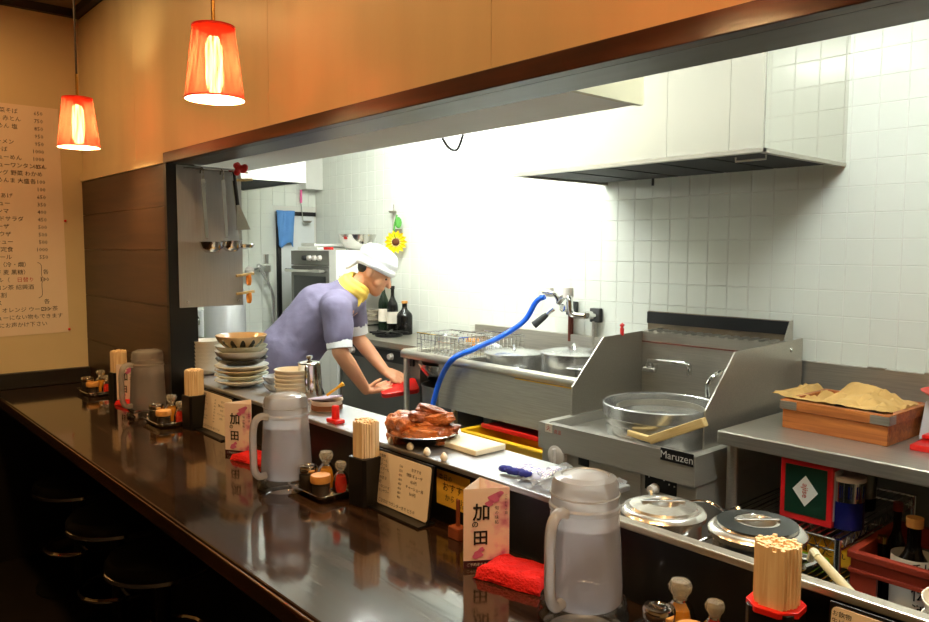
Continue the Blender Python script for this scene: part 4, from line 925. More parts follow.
def leaflet(bx, by, where, rz, h=.158):
    q = PZ(bx, by, CT); q.y = min(q.y, 1.01); q.x = PY(bx, by, q.y).x; t = thing('leaflet', 'three sided pink and cream paper leaflet '+where, 'leaflet', (q.x, q.y, CT), rz, 'paper leaflets on the counter')
    s = .046; A, B, D = Vector((-s, -.024, 0)), Vector((s, -.024, 0)), Vector((0, .05, 0)); Z = Vector((0, 0, h)); th = .0006
    for nm, a, b, m_ in (('front_face', A, B, 'leafprint'), ('side_face', B, D, 'leafprint'), ('side_face', D, A, 'paper')):
        d_ = (b-a).normalized(); n_ = Vector((d_.y, -d_.x, 0))*th
        MB().add([a, b, b+Z, a+Z, a-n_, b-n_, b+Z-n_, a+Z-n_], [(0, 1, 2, 3), (7, 6, 5, 4), (0, 4, 5, 1), (1, 5, 6, 2), (2, 6, 7, 3), (3, 7, 4, 0)]).build(nm, m_, t, 0, merge=False)
    fo = (-s, -.0252, 0)
    MB().box((-s, -.0256, 0), (s, -.0244, .014)).build('dark_band', 'leafband', t, 0)
    place_text(text_mesh([('加', .036, .018, .098), ('の', .014, .016, .082), ('田', .032, .018, .048)], 3, .02), fo, (1, 0, 0), (0, 0, 1)).build('brush_writing', 'ink', t, 0, merge=False)
    place_text(text_mesh([(c_, .0085, .062, .115-.0095*k) for k, c_ in enumerate('旬の味処')]+[(c_, .006, .082, .14-.007*k) for k, c_ in enumerate('こだわりの酒')], 1), fo, (1, 0, 0), (0, 0, 1)).build('small_writing', 'ink', t, 0, merge=False)
    place_text(text_mesh([('ご予約承ります 季節の料理', .0068, .006, .004)], 1), (-s, -.0262, 0), (1, 0, 0), (0, 0, 1)).build('band_writing', 'white_ink', t, 0, merge=False)
    for cx_, cz_, rr_ in ((.062, .138, .012), (.052, .128, .008), (.072, .146, .007), (.028, .026, .010), (.036, .036, .006)):
        n_ = 22; MB().add([(fo[0]+cx_+rr_*cos(2*pi*k/n_)*(1+.25*sin(2*pi*k/n_*3+cx_*90)), fo[1]-.0001, cz_+rr_*.8*sin(2*pi*k/n_)*(1+.2*sin(2*pi*k/n_*2))) for k in range(n_)], [tuple(range(n_))]).build('petal_print', 'magenta', t, 0)
leaflet(484, 553, 'beside the bright red folded towel', radians(58))
leaflet(243, 447, 'behind the middle pitcher', radians(32))
leaflet(131, 402, 'behind the pitcher by the wooden panel', radians(36))

# yellow note on the riser and the little wooden block in front of it
A = PY(437, 474, RY); B = PY(470, 503, RY)
t = thing('yellow_note', 'yellow handwritten note stuck on the black riser', 'note', (A.x, RY, LT-.018-.088))
MB().box((0, -.0008, 0), (B.x-A.x, -.0001, .08)).build('sheet', 'yellownote', t, 0)
place_text(text_mesh([('本日の', .016, .008, .06), ('おすすめ', .024, .02, .036), ('からあげ', .018, .03, .014), ('350円', .013, .075, .006)]), (0, -.0014, 0), (1, 0, 0), (0, 0, 1)).build('handwriting', 'ink', t, 0, merge=False)
q = PZ(458, 538, CT)
t = thing('card_stand', 'small brown wooden block with upright stick beside the leaflet', 'stand', (q.x, min(q.y, 1.06), CT))
MB().box((-.018, -.014, 0), (.018, .014, .026)).build('block', 'notebrown', t, 0, .002)
MB().box((-.004, -.003, .026), (.004, .003, .085)).build('stick', 'notebrown', t, 0, .001)

# ------------------------------------------------------------------ things on the pass shelf
BOWL = [(0, .004), (.3, .0), (.34, .0), (.36, .06), (.62, .12), (.9, .6), (1.0, 1.0), (.97, 1.0), (.86, .6), (.6, .2), (0, .14)]
PLATE = [(0, .1), (.48, .0), (.5, .0), (.55, .15), (.85, .6), (1.0, 1.0), (.99, 1.12), (.84, .8), (.55, .35), (0, .3)]
CUP = [(0, 0), (.7, 0), (.74, .06), (.95, .9), (1.0, .94), (1.0, 1.0), (.95, 1.0), (.9, .9), (.68, .1), (0, .1)]
ORD = ['first', 'second', 'third', 'fourth', 'fifth', 'sixth', 'seventh']
def dish(prof, r, h, x, y, z, m_, name, label, cat, group):
    o = MB().lathe([(a*r, b*h) for a, b in prof], 40).build(name, m_); o.location = (x, y, z); tag(o, label, cat, group); return o
def motif_mat():
    m = bpy.data.materials.new('patterned_china'); m.use_nodes = True; nt = m.node_tree; p = nt.nodes['Principled BSDF']; L = nt.links.new; N = nt.nodes.new
    tc = N('ShaderNodeTexCoord'); sp = N('ShaderNodeSeparateXYZ'); L(tc.outputs['Object'], sp.inputs[0])
    at = N('ShaderNodeMath'); at.operation = 'ARCTAN2'; L(sp.outputs[1], at.inputs[0]); L(sp.outputs[0], at.inputs[1])
    mu = N('ShaderNodeMath'); mu.operation = 'MULTIPLY'; mu.inputs[1].default_value = 7; L(at.outputs[0], mu.inputs[0])
    sn = N('ShaderNodeMath'); sn.operation = 'SINE'; L(mu.outputs[0], sn.inputs[0]); ab = N('ShaderNodeMath'); ab.operation = 'ABSOLUTE'; L(sn.outputs[0], ab.inputs[0])
    zz_ = N('ShaderNodeMapRange'); zz_.inputs[1].default_value = .0; zz_.inputs[2].default_value = .048; L(sp.outputs[2], zz_.inputs[0])
    sb = N('ShaderNodeMath'); sb.operation = 'SUBTRACT'; L(ab.outputs[0], sb.inputs[0]); L(zz_.outputs[0], sb.inputs[1])
    gt = N('ShaderNodeMath'); gt.operation = 'GREATER_THAN'; gt.inputs[1].default_value = .12; L(sb.outputs[0], gt.inputs[0])
    mx = N('ShaderNodeMix'); mx.data_type = 'RGBA'; L(gt.outputs[0], mx.inputs[0]); mx.inputs[6].default_value = lin((214, 190, 150))+(1,); mx.inputs[7].default_value = lin((44, 46, 50))+(1,)
    L(mx.outputs[2], p.inputs['Base Color']); p.inputs['Roughness'].default_value = .15; return m
M['motif'] = motif_mat(); M['chinat'] = mat('tan_china', (206, 190, 156), .15); M['chinag'] = mat('celadon_china', (212, 216, 196), .15)
sq = PZ(245, 385, LT); sx_, sy_ = sq.x, 1.172
z = LT+.001; g = 'plates and bowls stacked on the pass shelf'
for k, (pr_, r, h, st_, m_, nm, lb) in enumerate(((PLATE, .094, .022, .019, 'china', 'plate', 'white plate at the bottom of the mixed stack on the pass shelf'), (PLATE, .092, .022, .017, 'chinag', 'plate', 'pale green plate second from the bottom of the mixed stack'),
        (PLATE, .092, .022, .015, 'chinat', 'plate', 'tan rimmed plate in the middle of the mixed stack'), (PLATE, .093, .022, .020, 'china', 'plate', 'white plate below the dark bowl in the mixed stack'),
        (BOWL, .090, .028, .012, 'chinad', 'dish', 'dark glazed shallow dish in the mixed stack'), (BOWL, .092, .042, .026, 'china', 'bowl', 'white bowl above the dark dish in the mixed stack'), (BOWL, .090, .034, .016, 'chinag', 'bowl', 'pale bowl directly under the patterned bowl'))):
    dish(pr_, r, h, sx_, sy_, z, m_, nm, lb, 'plate' if pr_ is PLATE else 'bowl', g); z += st_
t = thing('patterned_bowl', 'cream bowl with dark arched pattern on top of the mixed stack', 'bowl', (sx_, sy_, z), .3, g)
MB().lathe([(0, .002), (.032, 0), (.034, .006), (.055, .01), (.078, .03), (.088, .052)], 48).build('outer_wall', 'motif', t)
MB().lathe([(.088, .052), (.087, .054), (.084, .052), (.074, .032), (.05, .014), (0, .011)], 48).build('inner_wall', 'chinab', t)
wq = PY(207, 372, 1.178); z = LT+.001
for k in range(7):
    dish(BOWL, .068, .045, wq.x, 1.178, z, 'china', 'rice_bowl', 'white bowl '+ORD[k]+' from the bottom of the even stack', 'bowl', 'even stack of white bowls'); z += .0145
bq = PY(284, 369, 1.235)
t = thing('blue_dish', 'small blue and white patterned dish behind the mixed stack', 'dish', (bq.x, 1.212, LT+.001)); 
MB().lathe([(a*.05, b*.03) for a, b in BOWL], 32).build('dish_body', 'motifb', t); 
dish(BOWL, .052, .03, bq.x, 1.212, LT+.024, 'motifb', 'dish', 'upper blue and white dish of the little pile behind the mixed stack', 'dish', None)
cq = PY(297, 394, 1.178); z = LT+.001
for k in range(5):
    dish(CUP, .054, .05, cq.x-.012, 1.166, z, 'china', 'soup_cup', 'white cup '+ORD[k]+' from the bottom of the nested stack', 'cup', 'nested white cups'); z += .013
# steel jug
jq = PY(304, 385, 1.215)
t = thing('steel_jug', 'polished steel jug with lid knob behind the white cups', 'jug', (jq.x+.022, 1.2235, LT+.001), radians(-40))
MB().lathe([(0, 0), (.040, 0), (.041, .004), (.038, .06), (.035, .112), (.037, .116)], 32).build('body', 'lidst', t)
ld = MB().lathe([(.037, .115), (.037, .119), (.02, .124), (.006, .126), (.006, .130), (.011, .133), (.010, .140), (0, .142)], 28).build('lid', 'chrome', t)
MB().prism([(-.012, .075), (.012, .075), (.016, .115), (-.016, .115)], 'X', -.058, -.032).build('spout', 'lidst', t, 0, .004)
MB().tube(spline([(.034, 0, .108), (.058, 0, .11), (.066, 0, .08), (.058, 0, .04), (.038, 0, .03)], 5), .005, 8).build('handle', 'lidst', t)
# lavender tub with yellow spoon
lq = PZ(327, 410, LT)
t = thing('plastic_tub', 'white tub with brown paste and lavender lid set ajar', 'tub', (lq.x, min(lq.y, 1.19), LT+.001), radians(10))
MB().lathe([(0, 0), (.042, 0), (.046, .028), (.049, .029), (.049, .032), (.045, .031), (.041, .003), (0, .003)], 28).build('tub_wall', 'knob', t)
MB().lathe([(0, .003), (.0465, .0031), (.0472, .018), (0, .018)], 24).build('paste', 'paste', t)
l_ = MB().box((-.05, -.036, 0), (.03, .036, .005), Matrix.Translation((0, 0, .034)) @ Matrix.Rotation(radians(-8), 4, 'Y')).build('lid', 'lav', t, 0, .003)
a = Vector((lq.x, min(lq.y, 1.19), LT+.045)); e = PD(345, 390, (PZ(327, 410, LT)).length*.985); e = a+IR*.05+Vector((0, 0, .035))
tag(MB().tube([a, a.lerp(e, .6), e], [.004, .004, .007], 8).build('spoon', 'yellowplastic'), 'yellow plastic spoon lying across the lavender lid', 'spoon')
# red stopper
rq = PZ(331, 424, LT)
t = thing('red_stopper', 'bright red plastic stopper standing on the pass shelf', 'stopper', (rq.x, max(rq.y, 1.105), LT+.001))
MB().box((-.024, -.016, 0), (.024, .016, .012)).build('base', 'redplastic', t, 0, .003); MB().lathe([(0, .012), (.011, .012), (.0105, .046), (.008, .049), (0, .049)], 18).build('peg', 'redplastic', t)

# roast pork in a steel bowl
my_ = 1.156; mx_ = PY(424, 450, my_).x
t = thing('meat_bowl', 'shallow steel bowl heaped with glazed roast pork', 'bowl', (mx_, my_, LT+.001))
MB().lathe([(0, 0), (.040, 0), (.058, .008), (.086, .029), (.092, .030), (.087, .0315), (.058, .012), (.04, .004), (0, .004)], 40).build('bowl_wall', 'lidst', t)
rnd = random.Random(5); gm = 'pieces of roast pork'
def pork(x, y, z, l, w_, h, rz, ry, m_, lab):
    bm = bmesh.new(); bmesh.ops.create_cube(bm, size=1); bmesh.ops.subdivide_edges(bm, edges=bm.edges, cuts=13, use_grid_fill=True)
    R_ = Matrix.Rotation(rz, 3, 'Z') @ Matrix.Rotation(ry, 3, 'Y'); sd = rnd.uniform(0, 50)
    for v in bm.verts:
        p = v.co*2; q = Vector((max(-1, min(1, p.x)), p.y, p.z)); r_ = (abs(q.x)**4+abs(q.y)**4+abs(q.z)**4)**.25; q = q/max(r_, 1e-6)
        n_ = noise.noise(q*1.3+Vector((sd, 0, 0)))*.30+noise.noise(q*3.2+Vector((0, sd, 0)))*.16+noise.noise(q*8+Vector((0, 0, sd)))*.05
        q = q*(1+n_); v.co = R_ @ Vector((q.x*l/2, q.y*w_/2, q.z*h/2))
    me = bpy.data.meshes.new('pork_piece'); bm.to_mesh(me); bm.free()
    o = mesh_obj('pork_piece', me, m_, None, 60); o.location = (x, y, z); tag(o, lab, 'meat', gm)
X_ = IR
def off(u, v): return mx_+IR.x*u+IF.x*v, my_+IR.y*u+IF.y*v
specs = [(-.050, .012, .045, .072, .066, .060, 1.2, .2, 'meat', 'big upright block of roast pork at the side of the bowl'), (.0, -.022, .036, .085, .05, .032, .6, .1, 'meat', 'roast pork slab low at the front of the heap'),
         (.036, .0, .038, .08, .055, .032, .9, -.1, 'meat2', 'roast pork slab on the low side of the heap'), (.014, .012, .056, .085, .05, .028, .8, .1, 'meat', 'roast pork slab across the middle of the heap'),
         (.028, .0, .070, .075, .04, .024, .5, -.2, 'meat', 'roast pork strip below the topmost piece'), (.0, .006, .070, .066, .04, .026, 1.0, .25, 'meat2', 'dark roast pork strip leaning on the upright block'), (.020, .012, .086, .07, .03, .022, .3, .25, 'meat2', 'dark glazed pork strip on top of the heap')]
for u, v, z, l, w_, h, rz, ry, m_, lab in specs:
    x, y = off(u, v); pork(x, y, LT+z*1.0-.010, l*1.14, w_*1.12, h*1.18, rz+.2, ry, m_, lab)
for k, px in enumerate((391, 410, 427, 444)):
    q = PZ(px, 448+(px-391)*.30, LT+.012)
    m = MB(); m.lathe([(0, 0), (.008, .001), (.0115, .008), (.010, .016), (.004, .024), (0, .026)], 14)
    o = m.build('garlic_clove', 'egg'); o.location = (PY(px, 450, 1.0865).x, 1.0865, LT+.0005); o.rotation_euler = (0, 0, k)
    o.scale = (.8, .75, .72+.03*k); tag(o, ('peeled white garlic clove beside the chopstick box', 'peeled white garlic clove second from the chopstick box', 'peeled white garlic clove third from the chopstick box', 'peeled white garlic clove in front of the steel bowl rim')[k], 'garlic', 'garlic cloves along the shelf edge')
# cutting board and cloth
c1, c2 = PZ(440, 431, LT+.015), PZ(487, 444, LT+.015)
o = MB().box((-.13, -.05, 0), (.05, .048, .014)).build('cutting_board', 'board', smooth=0, bevel=.003); o.location = (PY(487, 444, 1.2).x-.05, 1.2145, LT+.001); o.rotation_euler = (0, 0, radians(0)); tag(o, 'cream plastic cutting board behind the bowl of pork', 'board')
def check_mat():
    m = bpy.data.materials.new('checked_cloth'); m.use_nodes = True; nt = m.node_tree; p = nt.nodes['Principled BSDF']; L = nt.links.new; N = nt.nodes.new
    tc = N('ShaderNodeTexCoord'); br = N('ShaderNodeTexBrick'); br.offset = 0; br.inputs['Scale'].default_value = 1; br.inputs['Brick Width'].default_value = .011; br.inputs['Row Height'].default_value = .011; br.inputs['Mortar Size'].default_value = .0012
    br.inputs['Color1'].default_value = br.inputs['Color2'].default_value = lin((232, 234, 242))+(1,); br.inputs['Mortar'].default_value = lin((120, 124, 190))+(1,); L(tc.outputs['Object'], br.inputs['Vector']); L(br.outputs['Color'], p.inputs['Base Color']); p.inputs['Roughness'].default_value = .9; return m
M['check'] = check_mat(); M['navy'] = mat('navy_cloth', (30, 40, 130), .9, bump=.4, bscale=120)
tq = PY(530, 468, 1.165)
t = thing('dish_cloth', 'folded checked dish cloth with navy edge on the pass shelf', 'cloth', (tq.x, 1.165, LT+.001), radians(8))
vs = []; fs = []; n1 = 14
for j in range(n1):
    for i in range(n1):
        u, v = i/(n1-1), j/(n1-1); vs.append(((u-.5)*.085+.015, (v-.5)*.075, .008+.006*sin(u*6+v*3)+.004*noise.noise((u*5, v*5, 2))))
for j in range(n1-1):
    for i in range(n1-1): fs.append((j*n1+i, j*n1+i+1, (j+1)*n1+i+1, (j+1)*n1+i))
o = MB().add(vs, fs).build('checked_side', 'check', t, 80); sm = o.modifiers.new('s', 'SOLIDIFY'); sm.thickness = .006
m = MB()
for k in range(7): m.ball((-.045+k*.011, -.035+.004*sin(k*2), .009), (.012, .012, .008), 10, 7)
remesh(m, 'navy_side', 'navy', .003, t)
# cling film sheet at the end of the shelf
fq = PZ(590, 492, LT); nx, ny = 34, 24; vs = []; fs = []
for j in range(ny):
    for i in range(nx):
        u, v = i/(nx-1), j/(ny-1); z = .003+.016*abs(noise.noise((u*5, v*4, .5)))+.010*abs(noise.noise((u*12, v*10, 3)))
        vs.append(((u-.5)*.17, (v-.5)*.16, z))
for j in range(ny-1):
    for i in range(nx-1): fs.append((j*nx+i, j*nx+i+1, (j+1)*nx+i+1, (j+1)*nx+i))
o = MB().add(vs, fs).build('plastic_film', 'film', smooth=25); o.location = (LX-.085, 1.175, LT); tag(o, 'crumpled clear plastic film on the end of the pass shelf', 'film')

# lidded pots on a low bench behind the rail
t = thing('low_bench', 'narrow steel bench carrying the lidded pots behind the rail', 'bench', (0, 0, 0))
MB().box((LX+.0, 1.135, .66), (.2, 1.50, .69)).build('bench_top', 'steeld', t, 0, .003)
for x in (LX+.04, .16):
    for y in (1.16, 1.47): MB().cyl((x, y, 0), (x, y, .66), .016, 10).build('leg', 'steel', t)
for px, py, r, lab, bail in ((663, 511, .0800, 'lidded steel pot with bright lid and bail handle behind the rail', True), (757, 530, .0830, 'lidded steel pot with dark centred lid behind the rail', False)):
    zt = .902; q = PZ(px, py-3, zt+.010); h = zt-.69
    t = thing('soup_pot', lab, 'pot', (q.x, q.y, .69), radians(48), 'lidded soup pots')
    lid = pot_parts(t, r-.008, h, 'alu', 'lidsatin', dish=True)
    pass
    if not bail: MB().lathe([(r*.83, h+.0185), (r*.46, h+.0222)], 40).build('dark_centre', 'liddark', lid)
    MB().box((-.042 if bail else -.040, -.006, h+.010), (.042 if bail else .04, .006, h+.026)).build('lid_grip', 'lidst' if bail else 'oven', lid, 0, .003)
    MB().cyl((0, r-.002, h-.012), (0, r+.016, h+.012), .006, 8).build('lug', 'lidst', t)
    if bail:
        d_ = Vector((cos(radians(-8)), sin(radians(-8)), 0)); n_ = Vector((-d_.y, d_.x, 0))
        MB().tube(spline([d_*.02+n_*r+Vector((0, 0, h-.01)), d_*.085+n_*.06+Vector((0, 0, h+.008)), d_*.115+Vector((0, 0, h+.004)), d_*.095-n_*.05+Vector((0, 0, h-.012)), d_*.04-n_*r+Vector((0, 0, h-.03))], 6), .003, 6).build('bail_handle', 'chrome', t)
    else:
        for s in (-1, 1): MB().tube(arc((s*(r-.01), -.03, h-.05), (s*(r+.05), 0, h-.05), (s*(r-.01), .03, h-.05), 6), .005, 6).build('handle', 'chrome', t)
# white spatula leaning on the rail, and a stack of white bowls at the far end of the bench
a = PY(855, 598, 1.135); b = PY(818, 557, 1.15)
t = thing('white_ladle', 'white plastic ladle standing behind the rail beside the chopstick box', 'ladle', (0, 0, 0))
dv = (b-a).normalized(); lo = a-dv*((a.z-.725)/dv.z)
MB().tube([lo, a, a.lerp(b, .95), b], [.008, .008, .0065, .006], 10).build('handle', 'chinag', t)
MB().tube(spline([b, b+Vector((-.012, .012, .002)), b+Vector((-.02, .02, -.016))], 4), .006, 8).build('hook', 'chinag', t)
MB().lathe([(0, -.03), (.02, -.027), (.034, -.012), (.038, .01), (.035, .01), (.03, -.010), (.018, -.022), (0, -.025)], 20, c=(lo.x, lo.y+.03, .722)).build('ladle_bowl', 'chinag', t)
wq = PY(929, 590, 1.24); z = .69
for k in range(6): dish(BOWL, .075, .055, wq.x+.065, 1.25, .691+k*.03, 'china', 'serving_bowl', 'white bowl '+ORD[k]+' from the bottom on the low bench', 'bowl', 'white bowls on the low bench')
# ------------------------------------------------------------------ the far left of the kitchen
shx = JX+.003
t = thing('steel_sheet', 'brushed steel sheet hung beside the jamb behind the ladles', 'panel', (0, 0, 0))
ya, yb_ = 1.066, PX(242, 240, shx).y; zlo = PX(220, 306, shx).z; zhi = ZH-.003
MB().box((shx, ya, zlo), (shx+.002, yb_, zhi)).build('sheet', 'steely', t, 0)
MB().tube([(shx+.018, ya+.02, zhi-.012), (shx+.018, yb_+.02, zhi-.012)], .004, 8).build('hanging_rail', 'chrome', t)
for y in (ya+.03, yb_-.02): MB().ball((shx+.003, y, zlo+.02), (.003, .005, .005), 8, 6).build('screw', 'chrome', t)
lx = shx+.024
def hang(px, y0, y1, kind, label, r=.045):
    a = PX(px[0], y0, lx); b = PX(px[1], y1, lx); a.z = zhi-.018
    t = thing('ladle', label, 'ladle', (0, 0, 0), 0, 'ladles hung on the steel sheet')
    hk_ = MB().tube(spline([a+Vector((-.004, -.006, -.01)), a+Vector((-.006, 0, .012)), a+Vector((.004, .004, -.004)), a+Vector((.004, .0, -.03))], 4), .003, 6).build('hook', 'chrome', t)
    st = a+Vector((.004, 0, -.03)); en = b+Vector((.006, 0, .02))
    dv = en-st; w_ = Vector((0, .0085, 0))
    MB().add([st-w_, st+w_, en+w_*.7, en-w_*.7, st-w_+Vector((.004, 0, 0)), st+w_+Vector((.004, 0, 0)), en+w_*.7+Vector((.004, 0, 0)), en-w_*.7+Vector((.004, 0, 0))], [(0, 3, 2, 1), (4, 5, 6, 7), (0, 1, 5, 4), (1, 2, 6, 5), (2, 3, 7, 6), (3, 0, 4, 7)]).build('handle', 'chrome', t, 0, .001)
    c_ = Vector((r+.006, 0, 0))+b+Vector((0, 0, -.004))
    if kind == 'bowl': MB().lathe([(0, -.03), (r*.5, -.027), (r*.86, -.012), (r, .012), (r*.97, .012), (r*.82, -.010), (r*.45, -.024), (0, -.027)], 28, c=tuple(c_)).build('ladle_bowl', 'lidst', t)
    else:
        MB().lathe([(0, -.012), (r*.8, -.006), (r, .006), (r*.97, .007), (r*.78, -.003), (0, -.009)], 28, c=tuple(c_)).build('skimmer_disc', 'lidst', t)
        m = MB()
        for i in range(-3, 4):
            for j in range(-3, 4):
                if i*i+j*j < 9: m.lathe([(0, .0), (.0035, .0004)], 8, c=tuple(c_+Vector((i*.010, j*.010, -.0045+.0006*(i*i+j*j)*.6))))
        o = m.build('hole', 'black', t, merge=False); o['kind'] = 'stuff'
hang((202, 206), 168, 244, 'bowl', 'steel soup ladle hung nearest the black jamb')
hang((222, 226), 168, 243, 'bowl', 'steel soup ladle hung beside the perforated skimmer', .04)
hang((233, 240), 168, 245, 'skim', 'perforated steel skimmer hung at the edge of the steel sheet', .036)
# turner with triangular blade
a = PX(234, 172, lx+.012); b = PX(238, 205, lx+.012); e = PX(245, 232, lx+.012)
t = thing('turner', 'steel turner with wide blade hung behind the skimmer', 'turner', (0, 0, 0), 0)
MB().tube([a, b], .006, 8).build('handle', 'black', t)
MB().add([b+Vector((0, -.006, 0)), b+Vector((0, .006, 0)), e+Vector((0, .022, .01)), e+Vector((0, -.035, .006)), b+Vector((.002, -.006, 0)), b+Vector((.002, .006, 0)), e+Vector((.002, .022, .01)), e+Vector((.002, -.035, .006))], [(0, 3, 2, 1), (4, 5, 6, 7), (0, 1, 5, 4), (1, 2, 6, 5), (2, 3, 7, 6), (3, 0, 4, 7)]).build('blade', 'steeld', t, 0)
q = PX(238, 169, lx+.02)
m = MB(); rn = random.Random(3)
for k in range(9): m.ball(q+Vector((rn.uniform(-.01, .01), rn.uniform(-.008, .03), rn.uniform(-.014, .016))), rn.uniform(.008, .014), 10, 7)
m2 = remesh(m, 'red_ribbon', 'redplastic', .0035, smooth_it=2); tag(m2, 'bright red ribbon bow tied at the top of the ladle rail', 'ribbon')
for py, lab in ((275, 'upper wooden peg with orange bands clipped to the steel sheet'), (293, 'lower wooden peg with orange bands clipped to the steel sheet'), (180, 'wooden peg clipped high on the steel sheet beside the red ribbon')):
    q = PX(240, py, shx); q.y = yb_
    t = thing('clothes_peg', lab, 'peg', (q.x, q.y, q.z), 0, 'wooden pegs on the steel sheet')
    for s in (-1, 1): MB().box((.001+s*.0055-.003, -.03, -.005), (.001+s*.0055+.003, .045, .005), Matrix.Rotation(radians(6), 4, 'X')).build('jaw', 'woodpale', t, 0, .001)
    if py > 200:
        for k in range(3): MB().tube([(.002+.012*cos(a), .02+.004*k, -.018+.022*sin(a)) for a in [2*pi*i/14 for i in range(14)]], .0022, 6, close=True).build('rubber_band', 'orange', t)

# hand basin, boiler drum and shower tap along the end wall
q = PX(190, 338, -4.68)
t = thing('hand_basin', 'small steel hand basin at the kitchen end wall', 'basin', (0, 0, 0))
z0 = q.z-.02; by0, by1 = q.y-.2, q.y+.16
b = MB(); b.box((KX+.002, by0, z0-.16), (-4.66, by0+.012, z0)).box((KX+.002, by1-.012, z0-.16), (-4.66, by1, z0)).box((-4.672, by0+.012, z0-.16), (-4.66, by1-.012, z0)).box((KX+.002, by0+.012, z0-.16), (KX+.014, by1-.012, z0)).box((KX+.002, by0, z0-.172), (-4.66, by1, z0-.16))
b.build('basin', 'steel', t, 0, .003); MB().box((KX+.05, by0+.1, 0), (-4.75, by1-.1, z0-.172)).build('pedestal', 'steeld', t, 0)
fq = PX(184, 318, KX+.08)
MB().cyl((KX+.005, fq.y+.05, fq.z), (KX+.09, fq.y+.05, fq.z), .012, 10).build('tap_body', 'chrome', t)
MB().tube(spline([(KX+.07, fq.y+.05, fq.z), (KX+.14, fq.y+.05, fq.z+.03), (KX+.2, fq.y+.05, fq.z), (KX+.2, fq.y+.05, fq.z-.04)], 5), .009, 8).build('tap_spout', 'chrome', t)
tag(MB().lathe([(0, 0), (.035, 0), (.036, .08), (.02, .1), (.012, .12), (0, .125)], 16).build('soap_bottle', 'lime', loc=(-4.69, q.y-.02, z0)), 'lime green bottle standing on the edge of the hand basin', 'bottle')
q = PX(222, 320, -4.5)
t = thing('steel_drum', 'tall brushed steel drum below the ladle sheet', 'drum', (-4.5, q.y+.02, 0))
MB().lathe([(0, 0), (.12, 0), (.125, .01), (.125, q.z+.18), (.11, q.z+.2), (0, q.z+.2)], 32).build('drum_body', 'steely', t); MB().cyl((.125, 0, q.z-.1), (.16, 0, q.z-.1), .012, 10).build('tap', 'chrome', t)
wq = PX(202, 320, -4.6)
m = MB(); m.tube([(0, 0, .24), (.0, .01, .12), (.01, 0, 0)], [.03, .042, .038], 12)
tag(remesh(m, 'hanging_cloth', 'clothw', .007, loc=(KX+.045, PX(203, 322, KX+.045).y, PX(203, 345, KX+.045).z)), 'white cloth hung on the end wall beside the hand basin', 'cloth')
sq_ = PX(262, 268, KX)
t = thing('shower_tap', 'chrome wall tap with looped shower hose on the end wall', 'faucet', (0, 0, 0))
MB().box((KX+.001, sq_.y-.05, sq_.z-.03), (KX+.05, sq_.y+.05, sq_.z+.03)).build('mixer_body', 'chrome', t, 0, .01)
MB().box((KX+.001, sq_.y+.01, sq_.z-.12), (KX+.03, sq_.y+.04, sq_.z+.1)).build('rail', 'chrome', t, 0, .004)
p0 = Vector((KX+.06, sq_.y-.02, sq_.z)); MB().tube(spline([p0, p0+Vector((.05, -.06, .02)), p0+Vector((.05, -.02, -.05)), p0+Vector((.04, .05, -.2)), p0+Vector((.03, .05, -.45)), p0+Vector((.03, 0, -.6))], 6), .012, 8).build('shower_hose', 'alu', t)
MB().lathe([(0, 0), (.03, .004), (.034, .03), (.02, .05), (0, .055)], 16, c=tuple(p0+Vector((.03, -.12, -.04)))).build('spray_head', 'knob', t)
MB().tube([p0+Vector((.03, -.12, -.02)), p0+Vector((.01, -.05, 0))], .01, 8).build('spray_neck', 'chrome', t)
# second hood
q = PZ(306, 183, 1.82)
t = thing('extractor_hood', 'white extractor hood at the far end of the kitchen', 'hood', (0, 0, 1.82))
MB().box((q.x-.012, 1.6, 0), (q.x, q.y, KCEIL-1.82)).build('front_panel', 'white', t, 0); MB().box((KX+.002, q.y-.012, 0), (q.x-.012, q.y, KCEIL-1.82)).build('side_panel', 'white', t, 0); MB().box((KX+.002, 1.6, 0), (q.x-.012, 1.612, KCEIL-1.82)).build('side_panel', 'white', t, 0)
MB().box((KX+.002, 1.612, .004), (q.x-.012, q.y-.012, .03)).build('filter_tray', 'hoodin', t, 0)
pq = PY(311, 180, 2.93)
struct(MB().box((pq.x-.05, 2.86, PY(311, 189, 2.9).z), (pq.x+.05, WY-.001, KCEIL)).build('trim_9', 'white', smooth=0), 'white pipe casing in the far kitchen corner', 'casing')
# blue towel, pink ladle on the door lintel
a = PX(276, 213, KX+.04); b = PX(294, 248, KX+.04)
n1, n2 = 16, 18; vs = []; fs = []
for j in range(n2):
    for i in range(n1):
        u, v = i/(n1-1), j/(n2-1); vs.append((KX+.045+.012*sin(u*9+v*2)+.01*noise.noise((u*4, v*4, 7)), a.y+(b.y-a.y)*u*(1-.12*v)+.01*v, a.z+.02+(b.z-a.z)*v*(1+.08*sin(u*7))))
for j in range(n2-1):
    for i in range(n1-1): fs.append((j*n1+i, j*n1+i+1, (j+1)*n1+i+1, (j+1)*n1+i))
o = MB().add(vs, fs).build('hand_towel', 'bluecloth', smooth=80); sm = o.modifiers.new('s', 'SOLIDIFY'); sm.thickness = .006; tag(o, 'light blue towel hung over the kitchen door frame', 'towel')
a = PX(301, 190, KX+.03); m_ = PX(301, 203, KX+.03); e = PX(303, 222, KX+.03)
t = thing('pink_ladle', 'small ladle with pink handle hung in front of the white door', 'ladle', (0, 0, 0))
MB().tube([a, m_], .009, 8).build('handle', 'pink', t); MB().tube([m_, e], .004, 6).build('shaft', 'chrome', t); MB().lathe([(0, -.012), (.025, -.006), (.036, .008), (.034, .008), (.022, -.003), (0, -.009)], 18, c=(e.x+.03, e.y+.02, e.z)).build('ladle_bowl', 'steeld', t)
MB().cyl((KX, a.y, a.z), tuple(a), .004, 6).build('hook', 'chrome', t)

